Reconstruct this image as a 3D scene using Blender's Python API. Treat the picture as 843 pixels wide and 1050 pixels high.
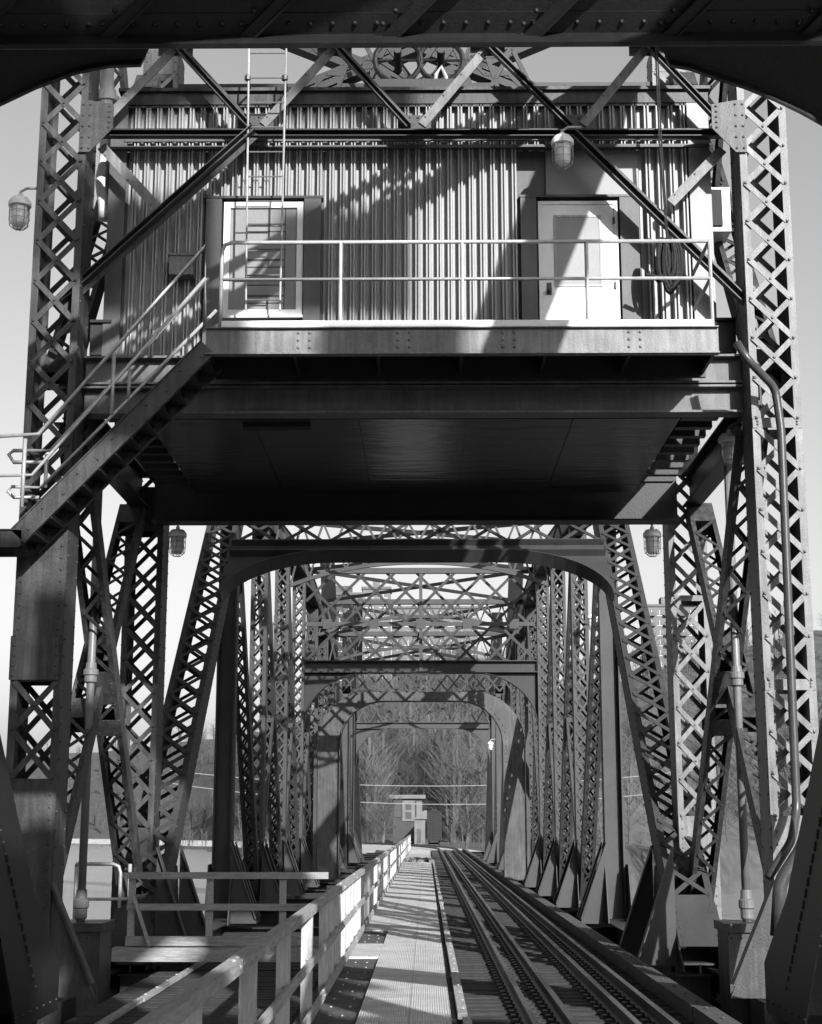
import bpy, math, random
from mathutils import Vector as V, Matrix
random.seed(7)
R = math.radians
sc = bpy.context.scene
for o in list(bpy.data.objects): bpy.data.objects.remove(o)

# ------------------------------------------------------------------ camera
F = 1554.0; TH = R(11.62); PSI = R(0.56); EYE = V((0, 0, 2.2))
cd = bpy.data.cameras.new('camera'); cam = bpy.data.objects.new('camera', cd)
sc.collection.objects.link(cam); sc.camera = cam
cam.location = EYE; cam.rotation_euler = (math.pi/2 + TH, 0, PSI)
cd.sensor_fit = 'HORIZONTAL'; cd.sensor_width = 36; cd.lens = 36*F/843
cd.clip_start = 0.1; cd.clip_end = 9000

# ------------------------------------------------------------------ sky, sun, exposure
SUN = V((-0.46, 1.0, -0.50)).normalized()       # direction the light travels
w = bpy.data.worlds.new('World'); sc.world = w; w.use_nodes = True
nt = w.node_tree; bg = nt.nodes['Background']
sky = nt.nodes.new('ShaderNodeTexSky'); sky.sky_type = 'NISHITA'; sky.sun_disc = False
elev = math.asin(-SUN.z); az = math.atan2(-SUN.x, -SUN.y)
sky.sun_elevation = elev; sky.sun_rotation = az
sky.air_density = 1.0; sky.dust_density = 3.5
bw = nt.nodes.new('ShaderNodeRGBToBW')
nt.links.new(sky.outputs[0], bw.inputs[0]); nt.links.new(bw.outputs[0], bg.inputs[0])
bg.inputs[1].default_value = 0.084
sl = bpy.data.lights.new('sun', 'SUN'); sl.energy = 4.6; sl.angle = R(0.55); sl.color = (1, 1, 1)
so = bpy.data.objects.new('sun', sl); sc.collection.objects.link(so)
so.rotation_euler = SUN.to_track_quat('-Z', 'Y').to_euler(); so.location = (20, -30, 40)
sc.view_settings.view_transform = 'Standard'; sc.view_settings.look = 'None'
sc.view_settings.exposure = 1.5; sc.view_settings.gamma = 1; sc.view_settings.use_curve_mapping = False
sc.cycles.max_bounces = 6

# ------------------------------------------------------------------ pixel rays (pixels of the 843 x 1050 photograph)
RT = V((math.cos(PSI), math.sin(PSI), 0))
FW = V((-math.sin(PSI)*math.cos(TH), math.cos(PSI)*math.cos(TH), math.sin(TH)))
UP = RT.cross(FW)
def ray(px, py): return (RT*(px-421.5) + UP*(525-py) + FW*F)
def P(px, py, Y):
    d = ray(px, py); return EYE + d*(Y/d.y)
def PPL(px, py, p, n):
    d = ray(px, py); return EYE + d*((p-EYE).dot(n)/d.dot(n))
def PZ(px, py, z):
    d = ray(px, py); return EYE + d*((z-EYE.z)/d.z)

# ------------------------------------------------------------------ materials
MATS = {}
def mat(name, base, rough=0.55, var=0.35, scale=3.0, bump=0.15, metal=0.0, fine=40.0, stretch=(1,1,1), spec=0.5, streak=0.0):
    m = bpy.data.materials.new(name); m.use_nodes = True; n = m.node_tree; b = n.nodes['Principled BSDF']
    tc = n.nodes.new('ShaderNodeTexCoord'); mp = n.nodes.new('ShaderNodeMapping')
    mp.inputs['Scale'].default_value = stretch
    n.links.new(tc.outputs['Object'], mp.inputs[0])
    a = n.nodes.new('ShaderNodeTexNoise'); a.inputs['Scale'].default_value = scale; a.inputs['Detail'].default_value = 8; a.inputs['Roughness'].default_value = .65
    f = n.nodes.new('ShaderNodeTexNoise'); f.inputs['Scale'].default_value = fine; f.inputs['Detail'].default_value = 4
    n.links.new(mp.outputs[0], a.inputs['Vector']); n.links.new(mp.outputs[0], f.inputs['Vector'])
    ad = n.nodes.new('ShaderNodeMath'); ad.operation = 'MULTIPLY_ADD'; ad.inputs[1].default_value = 0.4
    n.links.new(f.outputs[0], ad.inputs[0]); n.links.new(a.outputs[0], ad.inputs[2])
    cr = n.nodes.new('ShaderNodeValToRGB')
    lo = base*(1-var); hi = base*(1+var)
    cr.color_ramp.elements[0].position = .48; cr.color_ramp.elements[1].position = .92
    cr.color_ramp.elements[0].color = (lo, lo, lo, 1); cr.color_ramp.elements[1].color = (hi, hi, hi, 1)
    n.links.new(ad.outputs[0], cr.inputs[0])
    col = cr.outputs[0]
    if streak:
        m2 = n.nodes.new('ShaderNodeMapping'); m2.inputs['Scale'].default_value = (9, 9, .7)
        n.links.new(tc.outputs['Object'], m2.inputs[0])
        s = n.nodes.new('ShaderNodeTexNoise'); s.inputs['Scale'].default_value = 1.5; s.inputs['Detail'].default_value = 6
        n.links.new(m2.outputs[0], s.inputs['Vector'])
        r2 = n.nodes.new('ShaderNodeValToRGB'); r2.color_ramp.elements[0].position = .42; r2.color_ramp.elements[1].position = .62
        k = 1-streak; r2.color_ramp.elements[0].color = (k, k, k, 1); r2.color_ramp.elements[1].color = (1, 1, 1, 1)
        n.links.new(s.outputs[0], r2.inputs[0])
        mx = n.nodes.new('ShaderNodeMix'); mx.data_type = 'RGBA'; mx.blend_type = 'MULTIPLY'; mx.inputs[0].default_value = 1
        n.links.new(col, mx.inputs[6]); n.links.new(r2.outputs[0], mx.inputs[7]); col = mx.outputs[2]
    n.links.new(col, b.inputs['Base Color'])
    b.inputs['Roughness'].default_value = rough; b.inputs['Metallic'].default_value = metal
    b.inputs['Specular IOR Level'].default_value = spec*.55
    if bump:
        bp = n.nodes.new('ShaderNodeBump'); bp.inputs['Strength'].default_value = bump; bp.inputs['Distance'].default_value = .02
        n.links.new(f.outputs[0], bp.inputs['Height']); n.links.new(bp.outputs[0], b.inputs['Normal'])
    MATS[name] = m; return m
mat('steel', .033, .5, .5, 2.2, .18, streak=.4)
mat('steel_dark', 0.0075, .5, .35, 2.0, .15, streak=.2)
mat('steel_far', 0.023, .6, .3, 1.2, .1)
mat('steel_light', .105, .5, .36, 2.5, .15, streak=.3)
mat('wall_metal', 0.2, .42, .1, 1.2, .03, streak=.05)
mat('trim', 0.05, .5, .2, 1.5, .06, streak=.15)
mat('white', 0.42, .4, .08, 3, .05)
mat('offwhite', 0.24, .45, .2, 4, .08, streak=.3)
mat('panel_gray', 0.13, .4, .12, 2, .04)
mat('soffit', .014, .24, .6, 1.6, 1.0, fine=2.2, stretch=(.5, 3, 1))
mat('galv', 0.22, .42, .22, 8, .08, metal=.25)
mat('pipe_dark', 0.03, .35, .25, 6, .08)
mat('wood', 0.21, .75, .4, 6, .5, fine=30, stretch=(6, .6, 6))
mat('wood_x', 0.17, .75, .4, 6, .5, fine=30, stretch=(.6, 6, 6))
mat('wood_post', 0.28, .7, .25, 6, .4, fine=30, stretch=(6, 6, .6))
mat('tie', 0.024, .85, .5, 5, .7, fine=30, stretch=(.5, 6, 6))
mat('rail', 0.02, .45, .4, 6, .2)
mat('railhead', 0.07, .25, .3, 6, .1, metal=.6)
mat('rubble', 0.08, .9, .5, 3, .5)
mat('ground', 0.045, .95, .5, .35, .6, fine=6)
mat('gravel', 0.25, .95, .35, 2, .8, fine=25)
mat('twig', 0.038, .9, .75, .06, 0)
mat('trunk', 0.06, .9, .4, 2, .3)
mat('brick', 0.05, .85, .2, .6, .1)
mat('brick_pale', 0.085, .85, .15, .6, .1)
mat('concrete', 0.07, .85, .25, 1.5, .4)
mat('window_glass', .05, .08, .2, .2, 0)
mat('rope', 0.012, .9, .4, 30, .4)
mat('lamp_white', .5, .4, .1, 8, .05)
mat('pole', .085, .4, .2, 5, .08)
mat('far_pale', 0.085, .8, .25, 1, .05)
mat('girder', .075, .55, .3, 2.5, .1, streak=.25)
mat('steel_mid', .042, .5, .45, 1.6, .12, streak=.35)
mat('black_box', 0.006, .7, .3, 2, .1)
g = bpy.data.materials.new('lamp_glass'); g.use_nodes = True
b = g.node_tree.nodes['Principled BSDF']; b.inputs['Base Color'].default_value = (.85, .85, .85, 1)
b.inputs['Transmission Weight'].default_value = .5; b.inputs['Roughness'].default_value = .12; b.inputs['IOR'].default_value = 1.3
MATS['glass'] = g
# checkered walkway plate
m = mat('grate', 0.34, .5, .25, 1.6, 0); n = m.node_tree; b = n.nodes['Principled BSDF']
tc = n.nodes.new('ShaderNodeTexCoord'); wv = n.nodes.new('ShaderNodeTexWave'); wv.bands_direction = 'X'; wv.inputs['Scale'].default_value = 11
wv2 = n.nodes.new('ShaderNodeTexWave'); wv2.bands_direction = 'Y'; wv2.inputs['Scale'].default_value = 7
n.links.new(tc.outputs['Object'], wv.inputs[0]); n.links.new(tc.outputs['Object'], wv2.inputs[0])
mm = n.nodes.new('ShaderNodeMath'); mm.operation = 'MULTIPLY'; n.links.new(wv.outputs[1], mm.inputs[0]); n.links.new(wv2.outputs[1], mm.inputs[1])
bp = n.nodes.new('ShaderNodeBump'); bp.inputs['Strength'].default_value = .9; bp.inputs['Distance'].default_value = .02
n.links.new(mm.outputs[0], bp.inputs['Height']); n.links.new(bp.outputs[0], b.inputs['Normal'])
# water
m = bpy.data.materials.new('water'); m.use_nodes = True; n = m.node_tree; b = n.nodes['Principled BSDF']
b.inputs['Base Color'].default_value = (.12, .12, .12, 1); b.inputs['Roughness'].default_value = .18
tc = n.nodes.new('ShaderNodeTexCoord'); mp = n.nodes.new('ShaderNodeMapping'); mp.inputs['Scale'].default_value = (.6, 1.6, 1)
ns = n.nodes.new('ShaderNodeTexNoise'); ns.inputs['Scale'].default_value = .7; ns.inputs['Detail'].default_value = 5
n.links.new(tc.outputs['Object'], mp.inputs[0]); n.links.new(mp.outputs[0], ns.inputs['Vector'])
bp = n.nodes.new('ShaderNodeBump'); bp.inputs['Strength'].default_value = .7; bp.inputs['Distance'].default_value = .5
n.links.new(ns.outputs[0], bp.inputs['Height']); n.links.new(bp.outputs[0], b.inputs['Normal'])
MATS['water'] = m

# ------------------------------------------------------------------ mesh builder
class MB:
    def __init__(s): s.v = []; s.f = []
    def hexa(s, c):                         # 8 corners: bottom loop 0-3, top loop 4-7
        k = len(s.v); s.v += [tuple(p) for p in c]
        for q in ((0,3,2,1),(4,5,6,7),(0,1,5,4),(1,2,6,5),(2,3,7,6),(3,0,4,7)): s.f.append(tuple(k+i for i in q))
    def box(s, a, b):
        x0,x1 = sorted((a[0],b[0])); y0,y1 = sorted((a[1],b[1])); z0,z1 = sorted((a[2],b[2]))
        s.hexa([(x0,y0,z0),(x1,y0,z0),(x1,y1,z0),(x0,y1,z0),(x0,y0,z1),(x1,y0,z1),(x1,y1,z1),(x0,y1,z1)])
    def obox(s, c, u, v, t):                # centre and three half vectors
        s.hexa([c-u-v-t, c+u-v-t, c+u+v-t, c-u+v-t, c-u-v+t, c+u-v+t, c+u+v+t, c-u+v+t])
    def bar(s, p0, p1, w, h, side):         # w across side, h across the third axis
        p0 = V(p0); p1 = V(p1); t = (p1-p0); L = t.length
        if L < 1e-5: return
        t.normalize(); u = V(side) - t*V(side).dot(t); u.normalize(); v = t.cross(u)
        s.obox((p0+p1)/2, u*(w/2), v*(h/2), t*(L/2))
    def tube(s, pts, r, n=10, cap=True):
        pts = [V(p) for p in pts]; k = len(s.v); N = len(pts); pu = None
        for i, p in enumerate(pts):
            t = (pts[min(i+1,N-1)]-pts[max(i-1,0)]).normalized()
            if pu is None:
                a = V((0,0,1)) if abs(t.z) < .9 else V((1,0,0)); u = t.cross(a).normalized()
            else: u = (pu - t*pu.dot(t)).normalized()
            pu = u; v = t.cross(u)
            rr = r[i] if isinstance(r, (list, tuple)) else r
            for j in range(n):
                a = 2*math.pi*j/n; s.v.append(tuple(p + u*math.cos(a)*rr + v*math.sin(a)*rr))
        for i in range(N-1):
            for j in range(n):
                s.f.append((k+i*n+j, k+i*n+(j+1)%n, k+(i+1)*n+(j+1)%n, k+(i+1)*n+j))
        if cap:
            s.f.append(tuple(k+j for j in reversed(range(n)))); s.f.append(tuple(k+(N-1)*n+j for j in range(n)))
    def lathe(s, c, prof, n=16):            # prof: (radius, z)
        s.tube([V(c)+V((0,0,z)) for r_, z in prof], [max(r_, .001) for r_, z in prof], n) if False else None
        k = len(s.v)
        for r_, z in prof:
            for j in range(n):
                a = 2*math.pi*j/n; s.v.append((c[0]+r_*math.cos(a), c[1]+r_*math.sin(a), c[2]+z))
        for i in range(len(prof)-1):
            for j in range(n): s.f.append((k+i*n+j, k+i*n+(j+1)%n, k+(i+1)*n+(j+1)%n, k+(i+1)*n+j))
        s.f.append(tuple(k+j for j in reversed(range(n)))); s.f.append(tuple(k+(len(prof)-1)*n+j for j in range(n)))
    def prism(s, poly, d):                  # planar polygon of 3-D points, extruded by vector d
        k = len(s.v); N = len(poly); d = V(d)
        s.v += [tuple(V(p)) for p in poly] + [tuple(V(p)+d) for p in poly]
        s.f.append(tuple(k+i for i in reversed(range(N)))); s.f.append(tuple(k+N+i for i in range(N)))
        for i in range(N): s.f.append((k+i, k+(i+1)%N, k+N+(i+1)%N, k+N+i))
    def rivet(s, p, nrm, r=.018):
        p = V(p); nrm = V(nrm).normalized(); a = V((0,0,1)) if abs(nrm.z) < .9 else V((1,0,0))
        u = nrm.cross(a).normalized(); v = nrm.cross(u); k = len(s.v); n = 6
        for rr, h in ((1, 0), (.8, .55), (.3, .85)):
            for j in range(n):
                q = 2*math.pi*j/n; s.v.append(tuple(p+u*math.cos(q)*r*rr+v*math.sin(q)*r*rr+nrm*h*r))
        for i in range(2):
            for j in range(n): s.f.append((k+i*n+j, k+i*n+(j+1)%n, k+(i+1)*n+(j+1)%n, k+(i+1)*n+j))
        s.f.append(tuple(k+2*n+j for j in range(n)))
    def rivets(s, p0, p1, nrm, sp=.16, r=.018):
        p0 = V(p0); p1 = V(p1); L = (p1-p0).length; n = max(1, int(L/sp))
        for i in range(n+1): s.rivet(p0.lerp(p1, i/n), nrm, r)

WL = {}
def link(o): sc.collection.objects.link(o); return o
def thing(name, label, cat, loc=(0,0,0), group=None):
    o = link(bpy.data.objects.new(name, None)); o.location = loc; o.empty_display_size = .2
    o['label'] = label; o['category'] = cat
    if group: o['group'] = group
    WL[o.name] = V(loc); return o
def obj(name, mb, m, parent=None, origin=None, smooth=False, label=None):
    og = V(WL[parent.name]) if parent else V(origin if origin is not None else (0,0,0))
    me = bpy.data.meshes.new(name)
    me.from_pydata([(p[0]-og.x, p[1]-og.y, p[2]-og.z) for p in mb.v], [], mb.f); me.update()
    me.materials.append(MATS[m]); o = link(bpy.data.objects.new(name, me))
    if parent: o.parent = parent
    else: o.location = og
    WL[o.name] = og
    if smooth: me.polygons.foreach_set('use_smooth', [True]*len(me.polygons))
    if label: o['label'] = label
    return o
def tag(o, label, cat, group=None):
    o['label'] = label; o['category'] = cat
    if group: o['group'] = group
    return o
def struct(name, mb, m, origin=(0,0,0), smooth=False):
    o = obj(name, mb, m, None, origin, smooth); o['kind'] = 'structure'; return o
def copy_tree(o, parent=None):
    c = link(o.copy()); c.parent = parent
    for ch in o.children: copy_tree(ch, c)
    return c

# ------------------------------------------------------------------ riveted members
def frame(p0, p1, side):
    p0 = V(p0); p1 = V(p1); t = (p1-p0); L = t.length; t.normalize()
    u = V(side) - t*V(side).dot(t); u.normalize(); v = t.cross(u); return p0, p1, t, u, v, L
def member(name, parent, p0, p1, w, d, m='steel', side=(1,0,0), mode='X', cell=.57, bw=.09, fw=.11, ends=(.5,.5), plates=(), riv=True, both=True, rr=.018):
    """laced box member: two channels and lattice on its two faces; plates = (s0, s1) solid stretches along its length"""
    p0, p1, t, u, v, L = frame(p0, p1, side)
    a = MB(); th = .025
    for sg in (-1, 1):
        c = (p0+p1)/2 + u*sg*(w/2-th/2)
        a.obox(c, u*(th/2), v*(d/2), t*(L/2))
        for sv in (-1, 1):
            a.obox((p0+p1)/2 + u*sg*(w/2-th-fw/2) + v*sv*(d/2-th/2), u*(fw/2), v*(th/2), t*(L/2))
            if riv and L < 30:
                q = p0 + u*sg*(w/2) ; 
                a.rivets(q + v*sv*(d/2-.06) + t*.1, q + v*sv*(d/2-.06) + t*(L-.1), u*sg, .22, rr)
    o = obj(name, a, m, parent)
    solid = [(0, ends[0]), (L-ends[1], L)] + list(plates)
    solid.sort(); gaps = []; s = 0
    for a0, a1 in solid:
        if a0 > s+.1: gaps.append((s, a0))
        s = max(s, a1)
    for a0, a1 in solid:
        if a1-a0 < .02: continue
        pl = MB()
        for sv in (-1, 1):
            pl.obox(p0+t*(a0+a1)/2 + v*sv*(d/2+.006), u*(w/2-.004), v*.006, t*((a1-a0)/2))
            if riv:
                for sg in (-1, 1):
                    q = p0+u*sg*(w/2-.07)+v*sv*(d/2+.012)
                    pl.rivets(q+t*(a0+.05), q+t*(a1-.05), v*sv, .15, rr)
        obj('cover_plate', pl, m, o)
    e = w/2-.06
    for g0, g1 in gaps:
        lc = MB(); n = max(1, round((g1-g0)/cell)); c = (g1-g0)/n
        for sv in ((-1, 1) if both else (-1,)):
            for i in range(n):
                s0 = g0+i*c; s1 = s0+c
                pa = p0+t*s0; pb = p0+t*s1; h0 = v*sv*(d/2+.006); h1 = v*sv*(d/2+.018)
                if mode == 'X':
                    lc.bar(pa-u*e+h0, pb+u*e+h0, bw, .011, u); lc.bar(pa+u*e+h1, pb-u*e+h1, bw, .011, u)
                    if riv:
                        lc.rivet((pa+pb)/2+h1+v*sv*.006, v*sv, rr*1.1)
                        for sg in (-1, 1): lc.rivet(pa+u*sg*e+h1+v*sv*.006, v*sv, rr*1.2)
                else:
                    sg = 1 if i % 2 else -1
                    lc.bar(pa-u*e*sg+h0, pb+u*e*sg+h0, bw, .011, u)
                    if riv: lc.rivet(pa-u*e*sg+h0+v*sv*.006, v*sv, rr*1.2)
        if lc.v: obj('lacing', lc, m, o)
    return o
def ibeam(mb, p0, p1, h, w, side, th=.03, riv=0):
    """I section, depth h along side, flange width w"""
    p0, p1, t, u, v, L = frame(p0, p1, side); c = (p0+p1)/2
    mb.obox(c, u*(h/2), v*(th/2), t*(L/2))
    for sg in (-1, 1):
        mb.obox(c+u*sg*(h/2), u*(th/2), v*(w/2), t*(L/2))
    if riv:
        for sg in (-1, 1):
            for sv in (-1, 1):
                mb.rivets(p0+u*sg*(h/2-.07)+v*sv*(th/2), p1+u*sg*(h/2-.07)+v*sv*(th/2), v*sv, riv)
def angle(mb, p0, p1, a, b_, side, th=.014):
    """L section: leg a across side, leg b_ back from it"""
    p0, p1, t, u, v, L = frame(p0, p1, side); c = (p0+p1)/2
    mb.obox(c, u*(a/2), v*(th/2), t*(L/2)); mb.obox(c+u*(a/2)+v*(b_/2), u*(th/2), v*(b_/2), t*(L/2))

XC = -0.18

# ================================================================== SETTING
# ---- river
a = MB(); a.v = [(-2500,-400,-7),(2500,-400,-7),(2500,4500,-7),(-2500,4500,-7)]; a.f = [(0,1,2,3)]
struct('water', a, 'water')
# ---- far bank and hills as one sheet
def lerp_tab(tab, x):
    if x <= tab[0][0]: return tab[0][1]
    for (x0,y0),(x1,y1) in zip(tab, tab[1:]):
        if x <= x1: return y0+(y1-y0)*(x-x0)/(x1-x0)
    return tab[-1][1]
# by azimuth (photograph px right of the vanishing point): near shore distance, crest distance, crest elevation in px above the horizon
SH = [(-1600,900),(-420,800),(-250,650),(-130,330),(-70,160),(-40,128),(120,128),(200,150),(330,230),(1600,260)]
CR = [(-1600,1400),(-420,1200),(-200,900),(-60,420),(60,400),(250,430),(1600,460)]
EL = [(-1600,60),(-420,68),(-330,74),(-200,90),(-60,118),(40,122),(110,128),(200,150),(300,168),(400,192),(800,260),(1600,240)]
def hillz(az, d):
    s0 = lerp_tab(SH, az); c = lerp_tab(CR, az); e = lerp_tab(EL, az)
    top = 2.2 + e*c/F
    if d < s0-6: return -9.0
    if d < s0+4: return -9.0 + (d-s0+6)/10*8.6
    flat = 60 if abs(az) < 130 else 20
    s = (d-s0-4-flat)/(c-s0-4-flat); base = -.4
    if s <= 0: return base
    s = min(s, 1.0); k = (s*s*(3-2*s))*.5 + s*.5
    z = base + (top-base)*k
    z += (math.sin(az*.021+d*.017)*1.6 + math.sin(az*.053-d*.031)*.9)*k
    if d > c: z += (d-c)*.01
    return z
hb = MB(); azs = [-1600+i*25 for i in range(129)]; ds = [110+i*3 for i in range(20)] + [170+i*9 for i in range(30)] + [450+i*50 for i in range(30)]
for d in ds:
    for q in azs: hb.v.append((q/F*d, d, hillz(q, d)))
N = len(azs)
for j in range(len(ds)-1):
    for i in range(N-1): hb.f.append((j*N+i, j*N+i+1, (j+1)*N+i+1, (j+1)*N+i))
struct('hills', hb, 'ground', smooth=True)
nb = MB(); nx_, ny_ = 41, 24
for j in range(ny_):
    for i in range(nx_):
        x = -800+i*40; y = -40-j*14
        k_ = min(1, j/9); z = -9 if j == 0 else -3+34*(k_*k_*(3-2*k_))+3*math.sin(x*.02+j)+2*math.sin(x*.05)
        if abs(x) < 30: z = min(z, -.6+max(0,j-9)*2.2) if j else -9
        nb.v.append((x,y,z))
for j in range(ny_-1):
    for i in range(nx_-1): nb.f.append((j*nx_+i,(j+1)*nx_+i,(j+1)*nx_+i+1,j*nx_+i+1))
struct('light_block_bank', nb, 'ground', smooth=True)  # unseen rise behind the camera, added to cut bright horizon light
# ---- ballast path of the line beyond the bridge, curving left
def track_c(y):                               # centre of the track at distance y
    return 1.88 if y < 128 else 1.88 - (y-128)**2*.0045
a = MB(); ys = [131+i*3 for i in range(40)]
for y in ys:
    c = track_c(y); k = len(a.v)
    for x, z in ((-4.6,-.75),(-2.2,-.12),(2.9,-.12),(5.0,-.75)): a.v.append((c+x, y, z))
    if k:
        for i in range(3): a.f.append((k-4+i, k-3+i, k+i+1, k+i))
struct('path', a, 'gravel')
# ---- abutment under the far end
a = MB(); a.box((-6.5,129.5,-9),(6.5,133,-.85)); a.box((-6,104,-9),(6,106.5,-1.6)); a.box((-7,83,-9),(7,87,-2.2)); a.box((-7.5,18,-9),(7.5,27.5,-2.4))
for i, (x, y0, y1, z) in enumerate(((6.5,129.5,133,-.85),(6,104,106.5,-1.6),(7,83,87,-2.2),(7.5,18,27.5,-2.4))):
    a = MB(); a.box((-x+.4,y0+.3,-9),(x-.4,y1-.3,z-.6)); a.box((-x,y0,z-.6),(x,y1,z))
    tag(obj('bridge_pier', a, 'concrete', origin=(0,y0,-9)), ('concrete abutment where the bridge meets the far bank','concrete pier under the short far span','concrete pier between the long truss span and the far span','broad concrete pier under the machinery tower')[i], 'pier')

# ================================================================== DECK
# ---- ties: one of each, copied
tie = MB(); tie.box((-1.45,-.125,-.26),(1.45,.125,0)); 
tie_o = obj('railway_tie', tie, 'tie', origin=(0,0,0))
tag(tie_o, 'dark weathered timber tie crossing under the railway rails', 'tie', 'timber ties under the track')
k = 0
for i in range(285):
    y = 8.6 + i*.43
    c = tie_o if k == 0 else link(tie_o.copy()); k += 1
    c.location = (track_c(y)+.02+random.uniform(-.04,.04), y, random.uniform(-.006,.006)); c.rotation_euler = (0,0,random.uniform(-.01,.01))
# ---- rails
def rail(x0, name, label, ymin=8, ymax=228, off=None):
    a = MB(); ys = [ymin] + [y for y in range(130, int(ymax), 5)] + ([ymax] if ymax > 130 else [])
    if ymax <= 130: ys = [ymin, ymax]
    prof = [(-.07,0),(.07,0),(.07,.015),(.012,.03),(.012,.11),(.036,.12),(.036,.155),(-.036,.155),(-.036,.12),(-.012,.11),(-.012,.03),(-.07,.015)]
    hd = MB()
    for y in ys:
        cx = track_c(y)-1.88 + x0; zz = .012
        k = len(a.v)
        for px, pz in prof: a.v.append((cx+px, y, zz+pz))
        k2 = len(hd.v)
        for px, pz in ((-.034,.1555),(.034,.1555),(.026,.160),(-.026,.160)): hd.v.append((cx+px, y, zz+pz))
        if k:
            for i in range(12): a.f.append((k-12+i, k+i, k+(i+1)%12, k-12+(i+1)%12))
            for i in range(4): hd.f.append((k2-4+i, k2-4+(i+1)%4, k2+(i+1)%4, k2+i))
    o = obj(name, a, 'rail', origin=(x0, ymin, 0)); tag(o, label, 'rail'); 
    obj('rail_head', hd, 'railhead', o)
    sp = MB(); y = max(ymin, 8.6)
    while y < min(ymax, 60):
        for sx in (-.1, .1):
            sp.box((x0+sx-.055, y-.08, 0.003),(x0+sx+.055, y+.08, .02)); sp.box((x0+sx*.8-.015, y-.05,.02),(x0+sx*.8+.015,y-.02,.045)); sp.box((x0+sx*.8-.015, y+.02,.02),(x0+sx*.8+.015,y+.05,.045))
        y += .43
    obj('tie_plate', sp, 'rail', o); return o
rail(1.14, 'running_rail', 'left running rail of the track, next to the walkway')
rail(2.60, 'running_rail', 'right running rail of the track, beside the outer guard timber')
rail(1.54, 'guard_rail', 'left inner guard rail lying just inside the left running rail', ymax=126)
rail(2.20, 'guard_rail', 'right inner guard rail lying just inside the right running rail', ymax=126)
# ---- guard timbers
def timber(name, x0, x1, z0, z1, y0, y1, label, cat='timber', m='wood'):
    a = MB(); y = y0
    while y < y1:
        e = min(y+4.9, y1); a.box((x0+random.uniform(-.008,.008), y+.01, z0),(x1+random.uniform(-.008,.008), e-.01, z1+random.uniform(-.005,.005)))
        yy = y+.3
        while yy < min(e, 50):
            a.rivet(((x0+x1)/2+random.uniform(-.02,.02), yy, z1+.004), (0,0,1), .022); yy += .86
        y = e
    return tag(obj(name, a, m, origin=((x0+x1)/2, y0, z0)), label, cat)
mat('timber_dark', 0.045, .85, .5, 6, .6, fine=30, stretch=(6, .5, 6))
timber('guard_timber', 2.98, 3.22, .01, .20, 8, 128, 'long dark guard timber along the right edge of the track', m='timber_dark')
timber('guard_timber', .40, .50, .01, .09, 8, 17.7, 'pale narrow timber strip beside the walkway, nearest length')
timber('guard_timber', .36, .46, .01, .09, 18.1, 92, 'pale narrow timber strip beside the walkway, farther length')
timber('guard_timber', -3.62, -3.54, .01, .06, 10, 27.6, 'pale narrow timber strip on the deck left of the wooden handrail')
# ---- walkway plates
a = MB(); y = 8.0; i = 0
while y < 92:
    L = 2.95
    a.box((-.78, y+.006, .012),(-.2, y+L-.006, .05)); a.box((-.195, y+.006, .012),(.28, y+L-.006, .05 + (.003 if i % 2 else 0)))
    y += L; i += 1
for y0, y1 in ((26.0,28.8),(32.5,91)):
    a.box((-1.28, y0, .010),(-.786, y1, .046))
tag(obj('walkway_plate', a, 'grate', origin=(-.25, 8, 0)), 'pale ribbed metal walkway plates between handrail and track', 'walkway')
# dark planks either side of the walkway (edge boards)
a = MB(); y = 8.0
while y < 130:
    a.box((-1.5, y+.004, -.06),(.34, y+.245, .004+random.uniform(-.004,.004))); y += .25
tag(obj('walkway_boards', a, 'timber_dark', origin=(-.6, 8, 0)), 'dark cross boards beneath the metal walkway', 'boards')
a = MB()
for y in [9+.86*i for i in range(30)]:
    for x in (-1.15,-.95): 
        if not (26 < y < 28.8 or y > 32.4): a.rivet((x+random.uniform(-.04,.04), y, .006), (0,0,1), .018)
tag(obj('board_bolts', a, 'wood', origin=(-1, 9, 0)), 'pale bolt heads in the dark boards along the handrail foot', 'bolts')
a = MB()
for x, L in ((-.95,.55),(-.5,.7),(0,.5)):
    a.tube([V((x-L/2, 88.5, .14)), V((x, 88.7+random.random()*.3, .2)), V((x+L/2, 88.4, .12))], .13, 7)
for i in range(16):
    c = V((random.uniform(-1.2,.5), random.uniform(87.5,90), .13)); r_ = random.uniform(.08,.18)
    a.obox(c, V((r_,.02,.03)), V((0,r_,.02)), V((.02,0,r_*.7)))
tag(obj('debris_pile', a, 'rubble', origin=(-.3, 88.7, .05)), 'dark heap of debris lying across the far walkway', 'debris')
# far light boards after the walkway end
a = MB(); a.box((-1.3, 92.2, .01),(.3, 129, .045)); tag(obj('far_walkway', a, 'grate', origin=(-.5,92,0)), 'bright walkway length beyond the debris, at the far bridge end', 'walkway')
# ---- left deck beyond handrail: planks, and right edge plate
a = MB(); y = 8.0
while y < 27.6:
    x0 = -4.1
    a.box((x0, y+.01, -.10),(-1.56, y+.235, -.006+random.uniform(-.008,.004))); y += .30
tag(obj('deck_boards', a, 'tie', origin=(-2.8, 8, 0)), 'dark open deck boards left of the wooden handrail, near side', 'boards')
# ---- stringers & floor beams of the main spans (left bay seen through)
def floor_system(parent, y0, y1, ys):
    for x in (-3.6,-2.1,1.14,2.60):
        a = MB(); ibeam(a, (x, y0, -.55), (x, y1, -.55), .5, .28, (0,0,1)); obj('stringer', a, 'steel_dark', parent)
    for y in ys:
        a = MB(); ibeam(a, (XC-4.6, y, -.75), (XC+4.6, y, -.75), 1.3, .34, (0,0,1), riv=.4); obj('floor_beam', a, 'steel_dark', parent)

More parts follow.
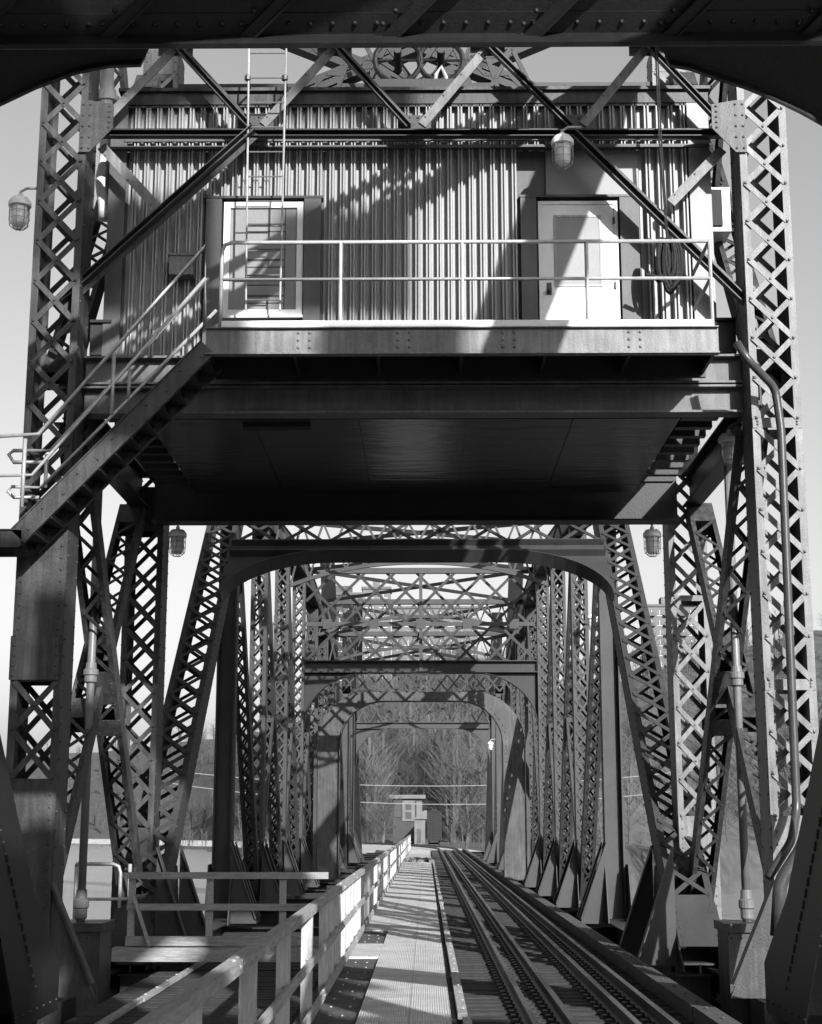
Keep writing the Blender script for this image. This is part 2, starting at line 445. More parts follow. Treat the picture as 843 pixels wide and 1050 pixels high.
# ---- wooden handrail
hr = thing('wooden_handrail', 'long weathered timber handrail with pale posts running beside the walkway', 'handrail', (-1.36, 8, 0))
def long_bar(x0, x1, z0, z1, y0, y1, seg):
    a = MB(); y = y0
    while y < y1:
        e = min(y+seg, y1); j = random.uniform(-.008,.008); a.box((x0+j, y+.004, z0+j),(x1+j, e-.004, z1+j))
        yy = y+.1
        if y < 40:
            for q in (y+.1, e-.1): a.rivet((x1+j, q, (z0+z1)/2), (1,0,0), .02); a.rivet(((x0+x1)/2, q, z1+j), (0,0,1), .02)
        y = e
    return a
obj('top_rail', long_bar(-1.38,-1.27,1.19,1.28,6.5,131,4.4), 'wood', hr)
obj('mid_rail', long_bar(-1.30,-1.26,.63,.72,6.5,131,4.4), 'wood', hr)
obj('toe_board', long_bar(-1.30,-1.26,.06,.17,6.5,131,4.4), 'wood', hr)
yp = [9.1+2.95*i for i in range(42)]
extra = [22.2, 23.6, 25.2, 28.0, 31.1]
for y in yp + extra:
    a = MB(); a.box((-1.43,y-.02,-.25),(-1.305,y+.02,1.2)); a.box((-1.345,y+.024,-.25),(-1.305,y+.12,1.2))
    if y < 30: a.rivet((-1.36,y-.02,.68),(0,-1,0),.02); a.rivet((-1.36,y-.02,.12),(0,-1,0),.02)
    obj('post', a, 'wood_post', hr)
# ---- transverse handrail
YT = 23.9
cr_ = thing('cross_handrail', 'pale timber handrail standing across the left deck, square to the walkway', 'handrail', (-3.4, YT, 0))
for nm, z0, z1, t in (('top_rail',1.37,1.47,.05),('mid_rail',.90,1.0,.045),('toe_board',.38,.52,.05)):
    a = MB(); a.box((-4.58,YT-t,z0),(-1.5,YT,z1)); obj(nm, a, 'wood_x', cr_)
a = MB(); a.box((-4.75,YT-.22,.16),(-1.5,YT+.12,.36)); obj('sill', a, 'wood_x', cr_)
for x in (-4.52,-3.32,-2.2):
    a = MB(); a.box((x-.05,YT+.004,.362),(x+.05,YT+.09,1.42)); obj('post', a, 'wood', cr_)
a = MB(); a.bar((-4.46,YT-.1,1.1),(-4.2,YT-.1,.38),.05,.04,(1,0,0)); obj('brace', a, 'wood', cr_)
# ---- pipe guardrail at far left
pg = thing('pipe_guardrail', 'grey pipe guardrail with rounded corner beside the upright pole at left', 'guardrail', P(110,960,25))
zt = P(100,886,25).z; zm = P(100,922,25).z; zb = P(100,962,25).z; xl = P(78,886,25).x; xr = P(124,886,25).x; x3 = P(133,886,25).x
a = MB(); a.tube([(xl,25,zt),(xr-.12,25,zt),(xr-.03,25,zt-.04),(xr,25,zt-.14),(xr,25,zb)], .03, 8); obj('top_rail', a, 'galv', pg, smooth=True)
a = MB(); a.tube([(xl,25,zm),(x3,25,zm)], .025, 8); obj('mid_rail', a, 'galv', pg, smooth=True)
for x in (xl, x3):
    a = MB(); a.tube([(x,25.04,zb),(x,25.04,zt)], .03, 8); obj('post', a, 'galv', pg, smooth=True)

# ================================================================== NEAR SPAN (end portal overhead and behind the camera)
FT0 = V((0,17.9,0)); DR0 = V((0,-(17.9-9.96),7.7)).normalized(); N0 = V((1,0,0)).cross(DR0).normalized()
ns_ = thing('near_truss_span', 'dark riveted end portal beam overhead and sloping end posts nearest the viewer', 'bridge span', (XC,17.9,0))
def QP(px, py): return PPL(px, py, FT0, N0)
nrm0 = N0 if N0.y < 0 else -N0                 # towards the camera
slope0 = lambda x, s: V((x, FT0.y, FT0.z)) + DR0*s
s_b = QP(421, 36); s_bot = (s_b-FT0).dot(DR0)
# beam web and flanges
a = MB(); xw = 5.0
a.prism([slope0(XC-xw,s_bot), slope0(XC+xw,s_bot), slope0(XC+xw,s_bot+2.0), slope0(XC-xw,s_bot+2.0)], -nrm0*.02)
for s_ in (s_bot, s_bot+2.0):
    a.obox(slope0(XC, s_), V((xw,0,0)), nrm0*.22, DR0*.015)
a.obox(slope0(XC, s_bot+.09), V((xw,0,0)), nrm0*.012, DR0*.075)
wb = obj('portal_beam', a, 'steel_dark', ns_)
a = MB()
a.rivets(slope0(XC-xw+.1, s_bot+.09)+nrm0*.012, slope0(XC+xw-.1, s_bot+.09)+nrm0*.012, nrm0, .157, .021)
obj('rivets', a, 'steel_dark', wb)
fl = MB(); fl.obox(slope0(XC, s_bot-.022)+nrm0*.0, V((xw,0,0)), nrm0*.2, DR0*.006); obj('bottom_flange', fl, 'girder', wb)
for px in (110,252,397,541,681,822,-30):
    p0 = QP(px,38)+nrm0*.05; p1 = QP(px+38,0)+nrm0*.05; p1 = p0+(p1-p0)*3.5
    a = MB(); a.bar(p0, p1, .09, .05, V((1,0,0))); a.bar(p0+V((.05,0,.0)), p1+V((.05,0,0)), .015, .11, V((1,0,0)))
    for q in range(3): a.rivet(p0.lerp(p1,.12+.1*q)-V((.14,0,0)), nrm0, .022)
    obj('stiffener', a, 'steel_dark', ns_)
# knee brackets
def knee0(pts, nm):
    q = [QP(x,y) for x,y in pts]
    a = MB(); a.prism(q, -nrm0*.025); o = obj('knee_bracket', a, 'steel_dark', ns_)
    f = MB()
    arc = q[:nm]
    for p, r_ in zip(arc, arc[1:]): f.bar(p, r_, .24, .02, nrm0)
    obj('bracket_flange', f, 'steel', o)
knee0([(-190,330),(-130,215),(-60,145),(0,104),(40,85),(80,70),(115,63),(147,62),(156,44),(-250,44),(-250,330)], 8)
knee0([(684,62),(706,66),(731,75),(762,85),(791,97),(818,110),(843,124),(900,165),(960,230),(1010,330),(1080,330),(1080,44),(676,44)], 10)
# end posts of the near span
for sg in (-1, 1):
    x = XC+sg*4.55
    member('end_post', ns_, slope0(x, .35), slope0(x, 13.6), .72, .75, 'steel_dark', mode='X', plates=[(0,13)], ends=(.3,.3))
    a = MB(); xi = XC+sg*4.19
    # foot gusset, in the plane of the truss
    pts = [(16.8,.05),(18.6,.05),(18.6,.6),(17.3,1.4),(14.4,4.2),(13.6,3.9)]
    for xo in (0, sg*.80):
        a.prism([V((xi+xo-sg*.03, y, z)) for y, z in pts], V((sg*.02,0,0)))
    if True:
        for q in range(30):
            for r_ in range(4):
                a.rivet((xi-sg*.03, 17.5-q*.125-r_*.11, .42+q*.122+r_*.1), (-sg,0,0), .024)
        for q in range(7): a.rivet((xi-sg*.03, 16.7+q*.3, .18),(-sg,0,0),.022)
    obj('gusset_plate', a, 'steel_dark', ns_)
# near span side trusses and top laterals (overhead and behind, they shade the deck)
for sg in (-1, 1):
    x = XC+sg*4.55
    ys = [8.2, 1.5, -5.5, -12.5]
    zs = [9.6, 10.6, 11.0, 11.2]
    for i in range(3):
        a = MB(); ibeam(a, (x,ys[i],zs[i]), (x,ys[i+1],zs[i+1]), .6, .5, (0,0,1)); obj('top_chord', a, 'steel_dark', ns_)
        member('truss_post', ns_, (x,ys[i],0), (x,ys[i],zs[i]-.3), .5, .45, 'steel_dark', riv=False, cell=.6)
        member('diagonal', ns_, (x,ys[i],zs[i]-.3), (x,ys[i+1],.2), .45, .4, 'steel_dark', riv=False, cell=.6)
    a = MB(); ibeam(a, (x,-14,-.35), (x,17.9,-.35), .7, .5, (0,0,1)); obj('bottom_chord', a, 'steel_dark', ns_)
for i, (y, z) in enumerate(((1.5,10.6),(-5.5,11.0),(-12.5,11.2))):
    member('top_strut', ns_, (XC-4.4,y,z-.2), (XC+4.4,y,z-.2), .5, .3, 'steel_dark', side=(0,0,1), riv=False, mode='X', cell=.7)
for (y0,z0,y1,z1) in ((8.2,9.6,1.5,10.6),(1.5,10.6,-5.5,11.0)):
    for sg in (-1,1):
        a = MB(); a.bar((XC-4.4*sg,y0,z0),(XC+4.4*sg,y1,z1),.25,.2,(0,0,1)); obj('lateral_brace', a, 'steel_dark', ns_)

# unseen laced strut and sloping leg, added overhead to shadow the house front
member('shadow_stay', ns_, (XC-4.5, 10.5, 10.7), (XC+4.5, 19.7, 14.3), .62, .2, 'steel_dark', side=(0,0,1), mode='V', cell=.9, bw=.10, fw=.07, riv=False, ends=(.4,.4))
a = MB(); a.bar((XC-4.5,10.5,10.38),(XC+4.5,19.7,13.98),.30,.2,(0,0,1)); obj('shadow_stay', a, 'steel_dark', ns_)
member('shadow_leg', ns_, (XC+4.6, 9.9, 10.3), (XC+4.83, 19.5, 17.2), .78, .5, 'steel_dark', mode='X', cell=.7, bw=.2, riv=False, ends=(3,3), plates=[(0,12)])
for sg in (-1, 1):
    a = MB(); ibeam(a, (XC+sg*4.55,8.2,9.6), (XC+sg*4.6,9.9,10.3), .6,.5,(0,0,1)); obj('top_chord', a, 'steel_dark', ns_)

# ================================================================== TOWER
YF, YR = 19.8, 26.2; DEP = .62; ZT = 16.5
tw = thing('machinery_tower', 'tall riveted steel tower of laced columns carrying the machinery house over the track', 'bridge tower', (XC, 23, 0))
cx = 4.92; cxr = 4.78
def zp(py, Y): return P(421, py, Y).z
for sg in (-1, 1):
    for Y0 in (YF, YR):
        x = XC+sg*(cx if Y0 == YF else cxr)
        pls = []
        if Y0 == YF and sg < 0: pls = [(0, zp(800,YF)), (zp(700,YF), zp(545,YF))]
        elif Y0 == YF: pls = [(0, zp(838,YF)), (zp(704,YF)-.07, zp(704,YF)+.07), (zp(436,YF)-.07, zp(436,YF)+.07)]
        elif sg < 0: pls = [(0, zp(850,YR)), (zp(545,YR), zp(500,YR))]
        else: pls = [(0, zp(838,YR)), (zp(615,YR)-.05, zp(615,YR)+.05)]
        m_ = 'steel_light' if sg > 0 else 'steel'  # right columns get lighter steel, painting their sunlit look into the colour
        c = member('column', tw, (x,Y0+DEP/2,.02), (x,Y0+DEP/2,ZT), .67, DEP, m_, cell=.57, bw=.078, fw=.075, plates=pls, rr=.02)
        # doubled plate with heavier rivets on the near left column
        if Y0 == YF and sg < 0:
            a = MB(); z0, z1 = zp(697,YF), zp(652,YF); a.box((x-.345,Y0-.045,z0),(x+.30,Y0-.016,z1))
            for zz in [z0+.06+i*.13 for i in range(5)]:
                for xx in (x-.30,x+.26): a.rivet((xx,Y0-.045,zz),(0,-1,0),.02)
            obj('splice_plate', a, m_, tw)
        # transverse knee plate at the foot
        a = MB(); xi = x - sg*.335
        for yy in (Y0+.02,):
            a.prism([V((xi,yy,.06)), V((xi-sg*.60,yy,.06)), V((xi-sg*.52,yy,.25)), V((xi,yy,1.42))], V((0,.04,0)))
            a.bar((xi-sg*.56,yy+.02,.22),(xi,yy+.02,1.45),.03,.2,(sg,0,0))
        obj('foot_bracket', a, 'steel', tw)
        # base shoe
        a = MB(); a.box((x-.55,Y0-.1,-.6),(x+.55,Y0+DEP+.1,.02)); obj('base_shoe', a, 'steel_dark', tw)
# side X bracing between front and rear columns
for sg in (-1, 1):
    x = XC+sg*4.86; m_ = 'steel'
    yl, yr_ = YF+DEP, YR
    for (z0, z1) in ((.9, 7.6), (8.3, 15.8)):
        member('side_brace', tw, (x-sg*.12,yl+.05,z1), (x-sg*.12,yr_-.05,z0), .40, .30, m_, mode='V', cell=.34, bw=.055, fw=.05, plates=[(4.0,4.6),(4.9,5.2)] if z0 < 1 else [], rr=.014)
        member('side_brace', tw, (x+sg*.12,yl+.05,z0), (x+sg*.12,yr_-.05,z1), .44, .30, m_, mode='V', cell=.34, bw=.055, fw=.05, plates=[(3.6,4.0),(5.0,5.5)] if z0 < 1 else [], rr=.014)
    a = MB(); ibeam(a, (x,yl,7.95),(x,yr_,7.95), .55,.3,(0,0,1), riv=.2); obj('side_girder', a, 'steel_dark', tw)
    a = MB(); ibeam(a, (x,YF-1,-.35),(x,YR+1.2,-.35), .66,.6,(0,0,1), riv=.2); obj('bottom_chord', a, 'steel_dark', tw)
# transverse girders under the house (front pair and rear)
xa, xb = XC-cx+.37, XC+cx-.37
for nm, p0, p1, Y in (('upper_girder',393,366,20.15),('lower_girder',423,397,20.15)):
    a = MB(); z0, z1 = zp(p0,Y), zp(p1,Y)
    ibeam(a, (xa,Y+.1,(z0+z1)/2), (xb,Y+.1,(z0+z1)/2), z1-z0, .3, (0,0,1), riv=0)
    obj(nm, a, 'girder', tw)
a = MB(); z0, z1 = zp(533,25.6), 8.2; ibeam(a, (xa,25.8,(z0+z1)/2), (xb,25.8,(z0+z1)/2), z1-z0, .4, (0,0,1)); obj('rear_girder', a, 'steel_dark', tw)
for sg in (-1,1):
    a = MB(); xx = XC+sg*(cx-.36); z0, z1 = zp(366,20.6), zp(334,20.6)
    a.box((xx,20.45,z0),(xx-sg*.36,21.3,z1)); a.box((xx,20.4,z1),(xx-sg*.3,21.35,z1+.04))
    obj('bearing_block', a, 'steel_dark', tw)
# front plane bracing
YB = 20.16
def brc(nm, pa, pb, wd, dp, m_, Y=YB, ang=True, par=tw):
    a = MB(); A = P(*pa, Y); B = P(*pb, Y)
    t = (B-A).normalized(); sd = V((0,1,0)).cross(t)
    if ang:
        a.bar(A, B, wd, .014, sd); a.bar(A+V((0,-dp/2,0)), B+V((0,-dp/2,0)), .016, dp, sd)
        a.bar(A+sd*wd*.5+V((0,-dp/2,0)), B+sd*wd*.5+V((0,-dp/2,0)), .014, dp*.8, sd)
    else: a.bar(A, B, wd, .02, sd)
    n = int((B-A).length/.5)
    for i in range(n+1):
        q = A.lerp(B, (i+.3)/(n+.6)); a.rivet(q+sd*wd*.3+V((0,-.011,0)), (0,-1,0), .018)
    return obj(nm, a, m_, par)
brc('cross_strut', (84,137), (752,137), .16, .14, 'steel_dark', Y=20.12)
nodes = [(262,134),(425,131),(590,137)]
UPY = 20
for i, (tx, lx, rx) in enumerate(((180,95,262),(343,262,425),(500,425,590),(663,590,748))):
    # upper inverted V's, continued above the frame
    def up(px0, py0, px1, py1, k=-30): 
        return (px0 + (px1-px0)*(k-py0)/(py1-py0), k)
    brc('web_brace', (tx+1,46), (rx-4,130), .13, .13, 'steel', Y=20.10)
    brc('web_brace', (tx-1,50), (lx+8,128), .13, .03, 'steel_light', Y=20.16, ang=False)
brc('top_strut', (70,38), (770,38), .2, .2, 'steel_dark', Y=20.12)
for i, tx in enumerate((180,343,500,663)):
    for dx in (-82, 82): brc('web_brace', (tx,34), (tx+dx,-60), .13, .12, 'steel', Y=20.12)
    nx = P(tx,44,20.14)
    a = MB(); a.box((nx.x-.25,20.17,nx.z-.18),(nx.x+.25,20.19,nx.z+.22)); obj('gusset_plate', a, 'steel', tw)
brc('knee_brace', (262,136), (62,315), .17, .15, 'steel', Y=20.04)
brc('knee_brace', (590,138), (775,318), .17, .15, 'steel', Y=20.04)
brc('short_brace', (104,150), (164,216), .14, .03, 'steel_light', Y=20.12, ang=False)
brc('short_brace', (741,153), (688,208), .14, .03, 'steel_light', Y=20.12, ang=False)
for (px,py,hw,hh) in ((262,128,.26,.17),(425,127,.24,.13),(590,130,.3,.18)):
    c = P(px,py,20.18); a = MB(); a.box((c.x-hw,20.172,c.z-hh),(c.x+hw,20.188,c.z+hh))
    for i in range(4):
        for s_ in (-1,1): a.rivet((c.x-hw*.8+i*hw*.5, 20.172, c.z+s_*hh*.7),(0,-1,0),.02)
    obj('gusset_plate', a, 'steel', tw)
for sg, px in ((-1,100),(1,745)):
    c = P(px,135,20.0); a = MB(); xx = XC+sg*(cx-.37)
    a.prism([V((xx+sg*.13,19.76,c.z-.42)),V((xx-sg*.02,19.76,c.z-.42)),V((xx-sg*.34,19.76,c.z-.06)),V((xx-sg*.34,19.76,c.z+.3)),V((xx-sg*.02,19.76,c.z+.36)),V((xx+sg*.13,19.76,c.z+.36))], V((0,.018,0)))
    for i in range(5):
        for j in range(2): a.rivet((xx+sg*(.09-j*.1),19.76,c.z-.36+i*.165),(0,-1,0),.02)
        a.rivet((xx-sg*.28,19.76,c.z-.05+i*.08),(0,-1,0),.02)
    obj('gusset_plate', a, 'steel', tw)
# rear plane cross bracing above the house roof, with sheave work
for pa, pb in (((262,28),(436,96)),((585,28),(420,96)),((330,10),(330,40)),):
    A = P(*pa,26.4); B = P(*pb,26.4)
    member('rear_brace', tw, A, B, .30, .3, 'steel_dark', side=(0,0,1), mode='V', cell=.4, bw=.06, riv=False, ends=(.2,.2))
member('rear_brace', tw, P(250,119,26.4), P(500,19,26.4), .3,.3,'steel_dark', side=(0,0,1), mode='V', cell=.4, riv=False, bw=.06, ends=(.2,.2))
member('rear_brace', tw, P(610,121,26.4), P(370,24,26.4), .3,.3,'steel_dark', side=(0,0,1), mode='V', cell=.4, riv=False, bw=.06, ends=(.2,.2))
member('rear_strut', tw, (xa,26.5,15.6), (xb,26.5,15.6), .5,.4,'steel_dark', side=(0,0,1), mode='V', cell=.5, riv=False, ends=(.2,.2))
for px, rr_ in ((408,.42),(452,.40)):
    c = P(px,62,25.2); a = MB(); k0 = []
    pts = [c+V((0,0,0))+V((math.cos(q*math.pi/8)*rr_,0,math.sin(q*math.pi/8)*rr_)) for q in range(17)]
    a.tube(pts, .05, 6, cap=False)
    for q in range(1):
        d_ = V((math.cos(q*math.pi/4)*rr_,0,math.sin(q*math.pi/4)*rr_)); a.tube([c-d_,c+d_], .025, 6)
    a.tube([c-V((0,.4,0)),c+V((0,.4,0))], .07, 8)
    obj('sheave', a, 'steel_dark', tw)
a = MB(); c = P(430,92,25.2); a.box((c.x-.9,24.9,c.z-.2),(c.x+.9,25.5,c.z+.06)); obj('bearing_frame', a, 'steel_dark', tw)
for pa, pb in (((372,95),(400,40)),((400,95),(372,40)),((386,60),(440,95)),((392,40),(432,95)),((470,40),(432,95)),((412,95),(452,40)),((460,95),(486,40)),((486,95),(462,40)),((345,95),(358,60)),((512,95),(500,60)),((500,95),(525,50)),((548,95),(525,50))):
    a = MB(); a.bar(P(*pa,25.6), P(*pb,25.6), .075, .05, (1,0,0)); obj('tie_bar', a, 'steel_dark', tw)
a = MB(); A = P(446,95,25.0); a.tube([A, A+V((.02,0,.35)), A+V((.12,0,.5)), A+V((.2,0,.3)), A+V((.2,0,.1))], .04, 8); obj('grease_pipe', a, 'offwhite', tw, smooth=True)

# ================================================================== MACHINERY HOUSE
YW = 20.55; mh = thing('machinery_house', 'corrugated metal machinery house held up inside the tower above the track', 'machinery house', (XC, 23, 7.9))
xl, xr = P(113,200,YW).x, P(728,200,YW).x
zr = P(421,106,YW).z; zfl = 8.3; YWB = 25.3
pan = lambda px: P(px,200,YW).x
def corr(x0, x1, z0, z1, Y, per=.158, dep=.11):
    a = MB(); n = max(1, round((x1-x0)/per)); p = (x1-x0)/n; prof = []
    for i in range(n):
        x = x0+i*p; prof += [(x,0),(x+p*.42,0),(x+p*.50,-dep),(x+p*.60,-dep),(x+p*.64,-dep*.6),(x+p*.74,-dep*.6),(x+p*.78,-dep),(x+p*.90,-dep),(x+p*.985,0)]
    prof.append((x1,0))
    for x, d_ in prof: a.v += [(x,Y+d_,z0),(x,Y+d_,z1)]
    for i in range(len(prof)-1): a.f.append((2*i,2*i+2,2*i+3,2*i+1))
    return a
zd = zp(206,YW); zt_ = zp(156,YW)
# core box just behind the sheets
a = MB(); a.box((xl,YW+.01,zfl),(xr,YWB,zr+.05)); core = obj('wall', a, 'trim', mh)
cl = MB()
for x0, x1, z0, z1 in ((pan(131),pan(211),zfl,zr),(pan(211),pan(332),zd+.02,zr),(pan(332),pan(531),zfl,zr),(pan(531),pan(655),zt_,zr),(pan(655),pan(706),zfl,zr)):
    q = corr(x0+.01, x1-.01, z0, z1, YW); k = len(cl.v); cl.v += q.v; cl.f += [tuple(i+k for i in f) for f in q.f]
obj('corrugated_cladding', cl, 'wall_metal', mh)
def panel(nm, px0, px1, z0, z1, m_, dy=.05, th=.045):
    a = MB(); a.box((pan(px0),YW-dy,z0),(pan(px1),YW-dy+th,z1)); return obj(nm, a, m_, mh)
panel('corner_trim',113,130,zfl,zr,'trim',.12); panel('corner_trim',706,728,zfl,zr,'panel_gray',.12)
for a0, a1 in ((213,229),(313,330),(533,549),(634,653)): panel('jamb_panel',a0,a1,zfl,zd,'trim',.12,.11)
panel('plate_over_door',560,655,zd+.06,zt_,'panel_gray',.03,.025)
for a0, a1 in ((211,332),(531,655)):
    a = MB(); a.box((pan(a0),YW-.13,zd),(pan(a1),YW-.002,zd+.035)); obj('drip_cap', a, 'pipe_dark', mh)
# dark wall strips standing in for the cross strut's shadow
a = MB(); zf = zp(156,YW); a.box((xl,YW-.14,zf),(xr,YW-.05,zf+.05)); a.box((xl+.2,YW-.135,zf+.12),(xr,YW-.10,zf+.21)); obj('strut_shadow_strip', a, 'trim', mh)
# roof edge
a = MB(); zf0, zf1 = zp(107,20.45), zp(95,20.45); a.box((xl+.15,20.42,zf0),(xr+.02,20.47,zf1)); a.box((xl+.1,20.36,zf1),(xr+.06,YWB+.1,zf1+.05)); a.box((xl+.12,20.44,zf0-.04),(xr,20.52,zf0)); rf = obj('roof', a, 'steel', mh)
# left window-door unit
wu = MB(); x0, x1 = pan(231), pan(312); z0, z1 = zp(325,YW), zp(208,YW)-.01; Yd = YW-.02
wf = .09
wu.box((x0,Yd-.06,z0),(x0+wf,Yd,z1)); wu.box((x1-wf,Yd-.06,z0),(x1,Yd,z1)); wu.box((x0+wf,Yd-.06,z1-wf),(x1-wf,Yd,z1)); wu.box((x0+wf,Yd-.06,z0),(x1-wf,Yd,z0+wf*1.0))
wu.box((x0-.04,Yd-.1,z0-.04),(x1+.02,Yd-.0,z0-.001))
wo = obj('window', wu, 'white', mh)
a = MB(); a.box((x0+wf,Yd-.03,z0+wf),(x1-wf,Yd-.015,z1-wf)); obj('pane', a, 'panel_gray', wo)
a = MB(); xa_, xb_ = x0+.33, x1-.26
for x in (xa_, xb_): a.box((x-.008,Yd-.036,z0+wf),(x+.008,Yd-.031,z1-wf))
for zz in [z1-.35-i*.27 for i in range(5)]:
    a.box((xa_,Yd-.036,zz),(xb_,Yd-.031,zz+.03)); a.box((xa_,Yd-.036,zz-.1),(xb_,Yd-.031,zz-.085))
obj('glazing_bar', a, 'pipe_dark', wo)
# right door
x0, x1 = pan(551), pan(632); z1 = zp(208,YW)-.01; z0 = 8.6
a = MB(); a.box((x0,Yd-.05,z0),(x0+.05,Yd+.01,z1)); a.box((x1-.05,Yd-.05,z0),(x1,Yd+.01,z1)); a.box((x0+.05,Yd-.05,z1-.05),(x1-.05,Yd+.01,z1)); do = obj('door', a, 'white', mh)
a = MB(); a.box((x0+.052,Yd-.035,z0),(x1-.052,Yd-.0,z1-.052)); obj('leaf', a, 'white', do)
a = MB(); wx0, wx1, wz0, wz1 = pan(569), pan(613), zp(294,YW), zp(225,YW); a.box((wx0,Yd-.042,wz0),(wx1,Yd-.036,wz1)); obj('pane', a, 'panel_gray', do)
a = MB()
for b0, b1 in (((wx0-.03,wz0-.03),(wx1+.03,wz0)),((wx0-.03,wz1),(wx1+.03,wz1+.03)),((wx0-.03,wz0),(wx0,wz1)),((wx1,wz0),(wx1+.03,wz1))): a.box((b0[0],Yd-.05,b0[1]),(b1[0],Yd-.036,b1[1]))
obj('frame', a, 'offwhite', do)
a = MB(); hx, hz = pan(561), zp(300,YW); a.box((hx-.035,Yd-.045,hz-.06),(hx+.035,Yd-.036,hz+.12)); a.tube([(hx,Yd-.04,hz),(hx,Yd-.1,hz)],.02,8); a.lathe((hx,Yd-.11,hz-.03),[(.01,0),(.035,.01),(.035,.05),(.01,.06)],10); obj('handle', a, 'pipe_dark', do)
a = MB()
for zz in (z0+.3,z0+1.1,z1-.3): a.box((x1-.07,Yd-.06,zz-.05),(x1-.04,Yd-.036,zz+.05))
obj('hinge', a, 'pipe_dark', do)
# small grey box on the wall by the stair head
a = MB(); c = P(188,276,YW-.12); a.box((c.x-.17,YW-.32,c.z-.15),(c.x+.17,YW-.05,c.z+.13)); a.box((c.x-.19,YW-.34,c.z+.13),(c.x+.19,YW-.05,c.z+.16)); obj('vent_box', a, 'steel_light', mh)
# underside
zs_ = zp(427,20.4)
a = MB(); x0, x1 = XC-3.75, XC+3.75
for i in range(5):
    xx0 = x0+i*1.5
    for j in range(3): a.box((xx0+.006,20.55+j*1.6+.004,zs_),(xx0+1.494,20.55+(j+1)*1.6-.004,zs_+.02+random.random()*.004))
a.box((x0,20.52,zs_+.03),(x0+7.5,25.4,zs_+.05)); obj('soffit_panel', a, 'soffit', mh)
for j in range(9):
    y = 20.6+j*.5
    for s_ in (-1,1): a = MB(); a.box((XC+s_*3.78,y,zs_+.02),(XC+s_*4.3,y+.16,zs_+.12)); obj('floor_slat', a, 'steel_dark', mh)
a = MB(); c = P(287,434,21); a.box((c.x-.5,20.75,zs_-.05),(c.x+.45,20.95,zs_-.003)); obj('vent_slot', a, 'black_box', mh)

# ================================================================== PLATFORM
YP = 18.95
pf = thing('access_platform', 'steel access platform with pipe guardrail in front of the machinery house', 'platform', (.4, 19.7, 8.2))
px0, px1 = P(211,350,YP).x, P(737,350,YP).x; zA, zB = zp(362,YP), zp(337,YP)
a = MB(); a.box((px0,YP,zA),(px1,YP+.03,zB)); a.box((px0,YP-.05,zA-.02),(px1,YP+.08,zA)); a.box((px0,YP-.05,zB),(px1,YP+.08,zB+.015))
for px in (313,415,523,652):
    x = P(px,350,YP).x
    for i in range(3):
        for dx in (-.09,.06): a.rivet((x+dx,YP,zA+.08+i*.1),(0,-1,0),.022)
obj('fascia', a, 'steel_light', pf)
a = MB(); a.box((px0,YP+.03,zB-.04),(px1,YW-.2,zB)); 
for i in range(7):
    x = px0+.05+i*(px1-px0-.1)/6; a.box((x-.02,YP+.03,zA),(x+.02,20.0,zB-.04))
a.box((px0,19.9,zA-.05),(px1,19.96,zB-.04))
obj('deck', a, 'steel_dark', pf)
a = MB(); zk = zp(328,YP); a.box((P(227,330,YP).x,YP+.01,zB+.015),(P(731,330,YP).x,YP+.022,zk)); obj('kick_plate', a, 'white', pf)
ztop, zmid = zp(248,YP+.04), zp(286,YP+.04); Yq = YP+.045
xs = [P(q,290,Yq).x for q in (227,349,474,602,729)]
a = MB(); a.tube([(xs[0],Yq,zB),(xs[0],Yq,ztop-.12),(xs[0]+.035,Yq,ztop-.035),(xs[0]+.12,Yq,ztop),(xs[-1],Yq,ztop)], .028, 8); obj('top_rail', a, 'galv', pf, smooth=True)
a = MB(); a.tube([(xs[0],Yq,zmid),(xs[-1],Yq,zmid)], .024, 8); obj('mid_rail', a, 'galv', pf, smooth=True)
for x in xs[1:]:
    a = MB(); a.tube([(x,Yq,zB+.015),(x,Yq,ztop)], .026, 8); a.box((x-.06,Yq-.03,zB+.016),(x+.06,Yq+.05,zB+.03)); obj('post', a, 'galv', pf, smooth=False)
for zz in (ztop, zmid):
    a = MB(); a.tube([(xs[-1],Yq,zz),(xs[-1],YW-.3,zz)], .026, 8); obj('end_rail', a, 'galv', pf, smooth=True)

# ================================================================== STAIRCASE
st = thing('steel_staircase', 'steel stair with pipe rails descending left from the platform past the column', 'staircase', P(10,545,18.95))
S0 = P(213,356,YP); S1 = P(18,550,YP)               # centreline of front stringer
for yy in (YP-.0, YP+.74):
    A = V((S0.x,yy,S0.z)); B = V((S1.x,yy,S1.z)); t = (B-A).normalized(); sd = V((0,1,0)).cross(t)
    a = MB(); a.bar(A,B,.24,.012,sd)
    for s_ in (-1,1): a.bar(A+sd*.12*s_+V((0,.0,0)),B+sd*.12*s_,.014,.07,sd)
    C = V((B.x-1.6,yy,B.z-.02)); a.box((C.x,yy-.006,B.z-.12),(B.x+.05,yy+.006,B.z+.08)); a.box((C.x,yy-.03,B.z+.08),(B.x+.02,yy+.03,B.z+.094)); a.box((C.x,yy-.03,B.z-.134),(B.x+.02,yy+.03,B.z-.12))
    n = 11
    for i in range(n): a.rivet(A.lerp(B,(i+.5)/n)+V((0,-.006,0))+sd*(.03 if i%2 else -.03),(0,-1,0),.02)
    obj('stringer', a, 'steel', st)
n = 12
for i in range(n):
    c = V((S0.x,0,S0.z)).lerp(V((S1.x,0,S1.z)),(i+.5)/n)
    a = MB(); a.box((c.x-.13,YP+.01,c.z-.075),(c.x+.13,YP+.73,c.z-.045)); a.box((c.x-.135,YP+.01,c.z-.16),(c.x-.11,YP+.73,c.z-.045)); obj('tread', a, 'steel_dark', st)
a = MB(); a.box((S1.x-1.6,YP+.01,S1.z+.03),(S1.x-.1,YP+.73,S1.z+.06)); obj('landing', a, 'steel_dark', st)
